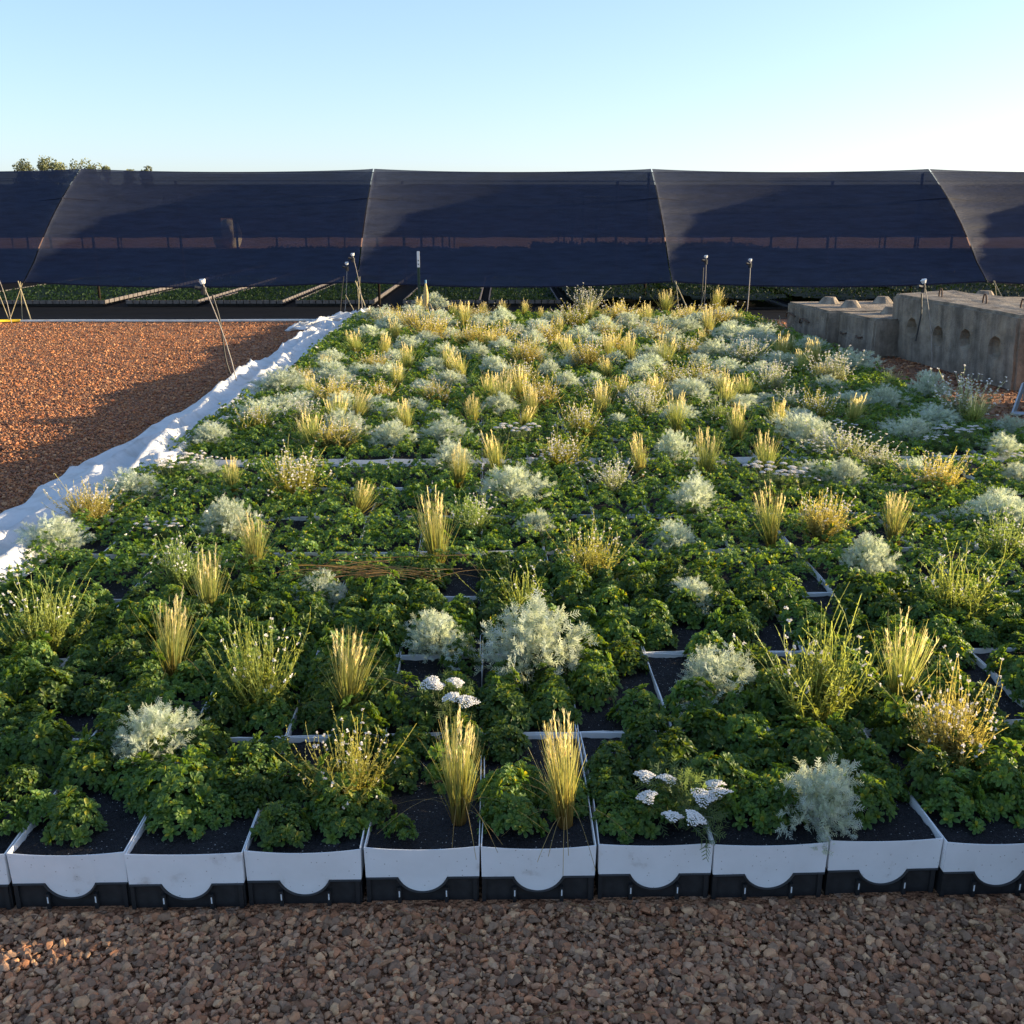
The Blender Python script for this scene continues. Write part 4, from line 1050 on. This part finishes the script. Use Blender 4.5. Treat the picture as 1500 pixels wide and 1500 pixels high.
# ------------------------------------------------------------------ sprinklers, posts, hoses
def sprinkler(base, top, label, tube_pts=None, legs=(), zfoot=0.0, pr=.0048):
    bx,by=at(base[0],base[1],zfoot); h=height_at(base[0],base[1],top[1],zfoot)
    dist=pix(bx,by,zfoot)[2]; tx=(top[0]-base[0])/F*dist
    t=empty('sprinkler',(bx,by,zfoot))
    A=Acc(); k=np.linspace(0,1,7); P=np.stack([tx*k+.035*np.sin(k*PI)*(1 if abs(tx)>.1 else .3),0*k+.01*np.sin(k*3),h*k],-1); tube(A,P,[pr*1.15]*3+[pr]*4,7); link('stake',A.mesh('stake',M_STAKE,True),t)
    hx,hz=tx,h
    A=Acc(); tube(A,[(hx,.01,hz-.10),(hx,.01,hz-.03)],.027,8); tube(A,[(hx+.005,.01,hz-.05),(hx-.075,-.02,hz-.03)],.020,6); tube(A,[(hx,.01,hz-.03),(hx,.01,hz)],.013,8)
    link('head',A.mesh('head',M_BLACKTUBE),t)
    A=Acc(); tube(A,[(hx,.01,hz),(hx-.01,.01,hz+.035)],[.022,.036],8); tube(A,[(hx-.03,.01,hz+.035),(hx+.02,.01,hz+.04)],.012,6); link('nozzle',A.mesh('nozzle',M_WHITEPAINT),t)
    if tube_pts:
        A=Acc(); P=[]
        for (px,py) in tube_pts:
            P.append(((px-base[0])/F*dist, .03, height_at(base[0],base[1],py,zfoot)))
        P=np.array(P); tt=np.linspace(0,len(P)-1,20); Q=np.stack([np.interp(tt,range(len(P)),P[:,q]) for q in range(3)],-1)
        for _ in range(3): Q[1:-1]=(Q[:-2]+2*Q[1:-1]+Q[2:])/4
        tube(A,Q,.008,6); link('supply_tube',A.mesh('supply_tube',M_BLACKTUBE,True),t)
    for (lx,ly,ux,uy) in legs:
        A=Acc(); tube(A,[((lx-base[0])/F*dist,-.05,max(0,height_at(base[0],base[1],ly,zfoot))),((ux-base[0])/F*dist,-.02,height_at(base[0],base[1],uy,zfoot))],.007,5)
        link('leg',A.mesh('leg',M_ROPE),t)
    tag(t,label,'sprinkler','sprinklers on stakes around the bed')
sprinkler((352,582),(311,416),'leaning sprinkler on a pale stake standing in the white cloth, orange lit head',[(322,432),(331,470),(333,530),(345,566),(352,575)])
sprinkler((504,472),(512,388),'shorter sprinkler of the pair at the far left corner of the bed',[(506,405),(502,430),(499,455),(498,472)],[(528,471,508,432)])
sprinkler((532,472),(521,375),'taller sprinkler of the pair at the far left corner of the bed',None,[(525,472,530,405)])
sprinkler((17,474),(1,388),'sprinkler with splayed legs beside the yellow hose at the left edge',None,[(16,468,2,418),(17,468,41,415)])
sprinkler((1030,468),(1030,378),'thin sprinkler at the back of the bed, left of its neighbour',[(1027,392),(1027,420),(1026,460)],[(1023,465,1029,425)],0.0)
sprinkler((1093,470),(1094,383),'thin sprinkler left of the low concrete blocks',None,(),0.0,.0075)
sprinkler((1365,552),(1339,415),'leaning sprinkler in front of the big concrete block',[(1338,430),(1341,460),(1337,500)])
# T post
x,y=at(615,470,0); t=empty('fence_post',(x,y,0)); h=height_at(615,470,368,0)
A=Acc(); box(A,-.022,.022,-.004,.004,0,h-.26); box(A,-.004,.004,-.004,.03,0,h-.26)
for k in range(14): box(A,-.008,.008,-.012,-.004,.2+k*.06,.22+k*.06)
link('shaft',A.mesh('shaft',M_GREENPOST),t)
A=Acc(); box(A,-.022,.022,-.005,.005,h-.26,h); box(A,-.005,.005,-.004,.03,h-.26,h); link('painted_top',A.mesh('painted_top',M_WHITEPAINT),t)
tag(t,'green steel post with a white painted top behind the bed','post')
# frayed stake with blue tip
x,y=at(623,472,0); h=height_at(623,472,410,0); t=empty('marker_stake',(x,y,0))
A=Acc(); k=np.linspace(0,1,9); tube(A,np.stack([.02*np.sin(k*2),0*k,h*.93*k],-1),np.interp(k,[0,.3,.55,.8,1],[.010,.012,.045,.040,.012]),8); link('wrapped_fibre',A.mesh('wrapped_fibre',M_TAN,True),t)
A=Acc(); tube(A,[(.02,0,h*.92),(.02,0,h)],.016,7); link('tip',A.mesh('tip',M_BLUECAP),t)
A=Acc(); P=np.array([(.03,0,h*.45),(.09,0,.30),(.16,0,.12),(.24,0,.02)]); tube(A,P,.009,5); link('cord',A.mesh('cord',M_ROPE),t)
tag(t,'stake wrapped in tan fibre with blue tip beside the green post','stake')
# pipe and hose
x,y=at(30,473); x2_,y2_=at(485,472); A=Acc(); k=np.linspace(0,1,20); tube(A,np.stack([x+(x2_-x)*k,y+(y2_-y)*k+.03*np.sin(k*9),.03+0*k],-1),.022,8)
tag(link('water_pipe',A.mesh('water_pipe',M_PIPE,True)),'long pale pipe lying along the edge of the black ground fabric','pipe')
A=Acc(); xh,yh=at(-60,487); tube(A,[(x,y,.035),(x-.4,y-.10,.04),((x+xh)/2,(y+yh)/2,.035),(xh,yh,.035)],.026,8)
tag(link('water_hose',A.mesh('water_hose',M_HOSE,True)),'bright yellow hose joined to the end of the pale pipe','hose')

# ------------------------------------------------------------------ shade house
A=Acc(); yf=17.75; A.add([(-60,yf,.006),(60,yf,.006),(60,53,.006),(-60,53,.006)],[(0,1,2,3)])
tag(link('ground_fabric',A.mesh('ground_fabric',M_FABRIC)),'black woven ground fabric beneath the shade netting',kind='structure')
YT,YB,ZT,ZB=20.4,17.95,2.54,.62
POSTX=[-46,-40.6,-35.2,-29.8,-24.4,-19.0,-13.4,-7.88,-2.42,2.78,8.0,13.4,18.9,24.4,30]
house=empty('shade_house',(0,YT,0))
tag(house,'long low nursery shade house hung with dark blue black netting','shade structure')
def hl(name,A,m,smooth=False):
    me=A.mesh(name,m,smooth); o=link(name,me,house); o.location=(0,-YT,0); return o
SLX=lambda x: x*1.035   # net fans out a little toward the ground
for b in range(len(POSTX)-1):
    xa_,xb_=POSTX[b],POSTX[b+1]; nu,nv=64,40; V=np.zeros((nu,nv,3)); Wd=xb_-xa_
    for i in range(nu):
        u=(i/(nu-1)); u=u**1.25
        for j in range(nv):
            v=j/(nv-1); x=(xa_+Wd*u); x=x+(SLX(x)-x)*v+ (.02 if u==0 else 0)
            cat=4*u*(1-u)
            zt=ZT-.05*cat; zb=ZB-.09*cat
            z=zt+(zb-zt)*v; y=YT+(YB-YT)*v
            ridge=.33*max(math.exp(-u*Wd/.55),math.exp(-(1-u)*Wd/.13))
            belly=.22*cat*math.sin(PI*v)
            fold=.035*math.exp(-u*Wd/1.1)*(1-math.exp(-u*Wd/.16))*math.sin(v*46+u*6+3*mnoise.noise(Vector((v*6,b,0))))+.012*mnoise.noise(Vector((x*.8,v*18,b)))*(1 if v>.5 else .5)
            V[i,j]=(x,y-ridge*(.25+.75*math.sin(PI*min(1,v+.15)) ) +belly*.4+fold,z-.02*cat*math.sin(PI*v))
    A=Acc(); A.add(V,grid_faces(nu,nv)); hl('net_panel',A,M_NET,True)
    # stitched seam and hem
    for vj,nm in ((int(.30*(nv-1)),'seam'),(nv-1,'hem')):
        P=V[:,vj]+np.array([0,-.012,0])-np.array([0,0,.07])*(4*(np.linspace(0,1,nu)**1.25)*(1-np.linspace(0,1,nu)**1.25))[:,None]*(1 if nm=='seam' else 0)
        A=Acc(); w_=.018 if nm=='seam' else .012
        Q=np.stack([P-[0,0,w_],P+[0,0,w_]],1); A.add(Q,grid_faces(nu,2)); hl(nm,A,M_SEAM)
for (ya_,yb2,mm,nm) in ((YT,30.0,M_ROOF,'roof_net'),(30.0,53.0,M_BACKNET,'roof_net')):
    nu,nv=70,30; V=np.zeros((nu,nv,3))
    for i in range(nu):
        for j in range(nv):
            x=-46+76*i/(nu-1); y=ya_+(yb2-ya_)*j/(nv-1)
            V[i,j]=(x,y,ZT-.04-.03*math.sin(y*1.14)**2-.03*mnoise.noise(Vector((x*.3,y*.3,0))))
    A=Acc(); A.add(V,grid_faces(nu,nv)); hl(nm,A,mm,True)
xm,ym=at(371,358,0)
for (xa_,xb_,z1_) in ((-46,xm+.02,None),(xm+.62,30,None),(xm+.02,xm+.62,1.46)):
    n_=max(4,int((xb_-xa_)/.8)); A=Acc(); V=np.zeros((n_,6,3))
    for i in range(n_):
        for j in range(6):
            x=xa_+(xb_-xa_)*i/(n_-1); zb_=.55-.05*math.sin(x*1.1)**2 if z1_ is None else z1_
            V[i,j]=(x,53,ZT-.05-(ZT-.05-zb_)*j/5)
    A.add(V,grid_faces(n_,6)); hl('back_net',A,M_BACKNET)
A=Acc(); A.add([(30,YT,.3),(30,53,.3),(30,53,2.55),(30,YT,2.55)],[(0,1,2,3)]); hl('side_net',A,M_BACKNET)
for yy in (YT+.05,26.0,31.5,37,42.5,48,52.9):
    for x in POSTX:
        if yy>47 and abs(x-at(371,358,0)[0])<1.2: continue
        if yy>YT+1 and (x<-20 and yy<40 or x>20): continue
        A=Acc(); tube(A,[(x,yy,0),(x,yy,2.47)],.026 if yy<21 else .035,7); hl('post',A,M_BARKPOST,True)
for yy in (YT,26,31.5,37,42.5,48,53):
    A=Acc(); tube(A,[(-46,yy,2.48),(30,yy,2.48)],.008,5); hl('cable',A,M_SEAM)
for x in POSTX[6:12]:
    A=Acc(); tube(A,[(SLX(x)+.02,YB-.30,ZB+.03),(SLX(x)+.30,YB-.62,.02)],.010,5); tube(A,[(SLX(x)+.05,YB-.28,ZB+.02),(SLX(x)+.10,YB-.5,.02)],.006,5); hl('guy_rope',A,M_ROPE)

# seedling beds inside
def seedling_bed(xc,W,y0_,y1_,h,leafh,label,dark=1.0,seed=0,n=5200,rims=True):
    t=empty('seedling_bed',(xc,y0_,.006)); Ln=y1_-y0_
    g=np.random.default_rng(seed)
    A=Acc(); box(A,-W/2+.02,W/2-.02,.02,Ln,.0,h-.02); link('tray_block',A.mesh('tray_block',M_BLACK),t)
    if rims:
        A=Acc(); k=0; x=-W/2
        while x<W/2-.05:
            box(A,x+.008,x+.118,-.004,.03,h-.035,h+.03); x+=.128
        y=0
        while y<min(Ln,14): 
            for s in (-1,1): box(A,s*W/2-.012,s*W/2+.012,y+.01,y+.24,h-.035,h+.03)
            y+=.27
        link('tray_rim',A.mesh('tray_rim',M_TRAYRIM),t)
    # leaves, thick in front, coarser with depth
    f=g.uniform(0,1,n)**1.7; yy=.04+(Ln-.08)*f; xx=g.uniform(-W/2+.03,W/2-.03,n); zz=h+leafh*np.sqrt(g.uniform(0,1,n))
    L=(.035+.09*f)*g.uniform(.7,1.4,n); dv=unit(np.stack([g.normal(0,.7,n),g.normal(0,.7,n),g.uniform(.1,1,n)],-1))
    P=np.stack([xx,yy,zz],-1)[:,None,:]+dv[:,None,:]*L[:,None,None]*np.array([0,.5,1.])[None,:,None]
    c=np.array([.035,.075,.028])*dark*g.uniform(.6,1.5,(n,1)); A=Acc()
    ribbons(A,P,np.stack([L*.1,L*.32,L*.06],-1),unit(np.cross(dv,g.normal(size=(n,3)))),np.repeat(c[:,None,:],3,1))
    V=[]; m1,m2=8,40
    for i in range(m1):
        for j in range(m2):
            x=-W/2+.03+(W-.06)*i/(m1-1); y=.04+(Ln-.08)*(j/(m2-1))**1.5; V.append((x,y,h+leafh*.45+leafh*.25*mnoise.noise(Vector((x*7,y*7,seed)))))
    A.add(V,grid_faces(m1,m2)[:,::-1],np.array([.02,.045,.017])*dark)
    link('seedlings',A.mesh('seedlings',M_BEDLEAF),t)
    tag(t,label,'plant bed','beds of trays beneath the shade net')
yb0=20.25; zz=.10
edges=[(-90,150),(183,286),(306,412),(432,545),(590,702),(716,818)]
for k,(pa,pb) in enumerate(edges):
    xa_,_=at(pa,442,.1); xb_,_=at(pb,442,.1)
    seedling_bed((xa_+xb_)/2,xb_-xa_,yb0,50,.085,.035,f'bed of low green seedlings in trays, {ORD[k+1]} from the left under the net',1.25,40+k,6500 if k==0 else 4500)
for k,(pa,pb) in enumerate([(835,1010),(1022,1180),(1195,1390),(1405,1640)]):
    xa_,_=at(pa,450,.1); xb_,_=at(pb,450,.1)
    seedling_bed((xa_+xb_)/2,xb_-xa_,19.6,50,.05,.30,f'bed of taller dark green plants, {ORD[k+1]} from the left behind the concrete side',.8,60+k,6500,False)
# tan covered mound far inside
x,y=xm,54.3; A=Acc(); V0,T=ico(4); V=V0.copy()
for i,v in enumerate(V):
    V[i]=v*(1+.14*mnoise.noise(Vector(v*1.6))+.06*mnoise.noise(Vector(v*5)))
V=V*np.array([.74,.6,.84]); V[:,0]+=.06*V[:,2]; V[:,2]=np.maximum(V[:,2]+.55,0)
A.add(V,T); tag(link('covered_mound',A.mesh('covered_mound',M_MOUND,True),None,(x,y,0)),'rounded tan mound seen faintly through the dark shade net','mound')

# ------------------------------------------------------------------ far trees
TREES=[(23,240,20),(46,234,24),(61,241,10),(79,232,24),(95,239,18),(119,236,28),(139,239,22),(158,244,6),(166,245,5),(184,244,13),(213,244,12)]
for k,(px,yt,wd) in enumerate(TREES):
    D=150.0; dvec=FW+RT*(px-750)/F-UP*(yt-750)/F; s=D/dvec[1]; x=dvec[0]*s; ztop=(CAM_H+dvec[2]*s)*1.035; wdt=wd/F*D*1.1
    t=empty('far_tree',(x,D+random.uniform(-3,3),0)); g=np.random.default_rng(800+k)
    A=Acc(); tube(A,[(0,0,0),(.08,0,ztop*.4),(.0,.05,ztop*.75),(0,0,ztop*.93)],[.20,.15,.09,.03],7,(.12,.09,.07))
    for q in range(7):
        a_=g.uniform(0,6.28); z0_=ztop*g.uniform(.35,.75); e=(math.cos(a_)*wdt*.35,math.sin(a_)*wdt*.35,z0_+ztop*.15); tube(A,[(0,0,z0_),(e[0]*.5,e[1]*.5,z0_+ztop*.06),e],[.06,.045,.02],5,(.12,.09,.07))
    link('trunk',A.mesh('trunk',M_BARK),t)
    A=Acc(); nc=26; 
    cz=ztop*g.uniform(.22,.93,nc); rr_=np.sqrt(np.clip(1-((cz/ztop-.56)/.46)**2,.08,1)); cth=g.uniform(0,6.28,nc)
    cc=np.stack([np.cos(cth)*rr_*wdt*.36,np.sin(cth)*rr_*wdt*.36,cz],-1); n=2600
    ci=g.integers(0,nc,n); rad=wdt*.24+.2; P0=cc[ci]+unit(g.normal(size=(n,3)))*rad*(g.uniform(.3,1,n)**.5)[:,None]
    P0[:,2]=np.minimum(P0[:,2],ztop)
    dv=unit(g.normal(size=(n,3))); L=g.uniform(.12,.30,n)
    P=P0[:,None,:]+dv[:,None,:]*L[:,None,None]*np.array([0,.5,1.])[None,:,None]
    c=np.array([.20,.22,.12])*g.uniform(.6,1.4,(nc,1))[ci]
    ribbons(A,P,np.stack([L*.2,L*.4,L*.15],-1),unit(np.cross(dv,g.normal(size=(n,3)))),np.repeat(c[:,None,:],3,1))
    link('crown',A.mesh('crown',M_TREE),t)
    tag(t,f'far green tree above the net, {ORD[k+1]} from the left of the row','tree','far trees beyond the shade house')
print('trays',TRAYS,'cands',len(cands),'objs',len(bpy.data.objects),'polys',sum(len(m.polygons) for m in bpy.data.meshes))
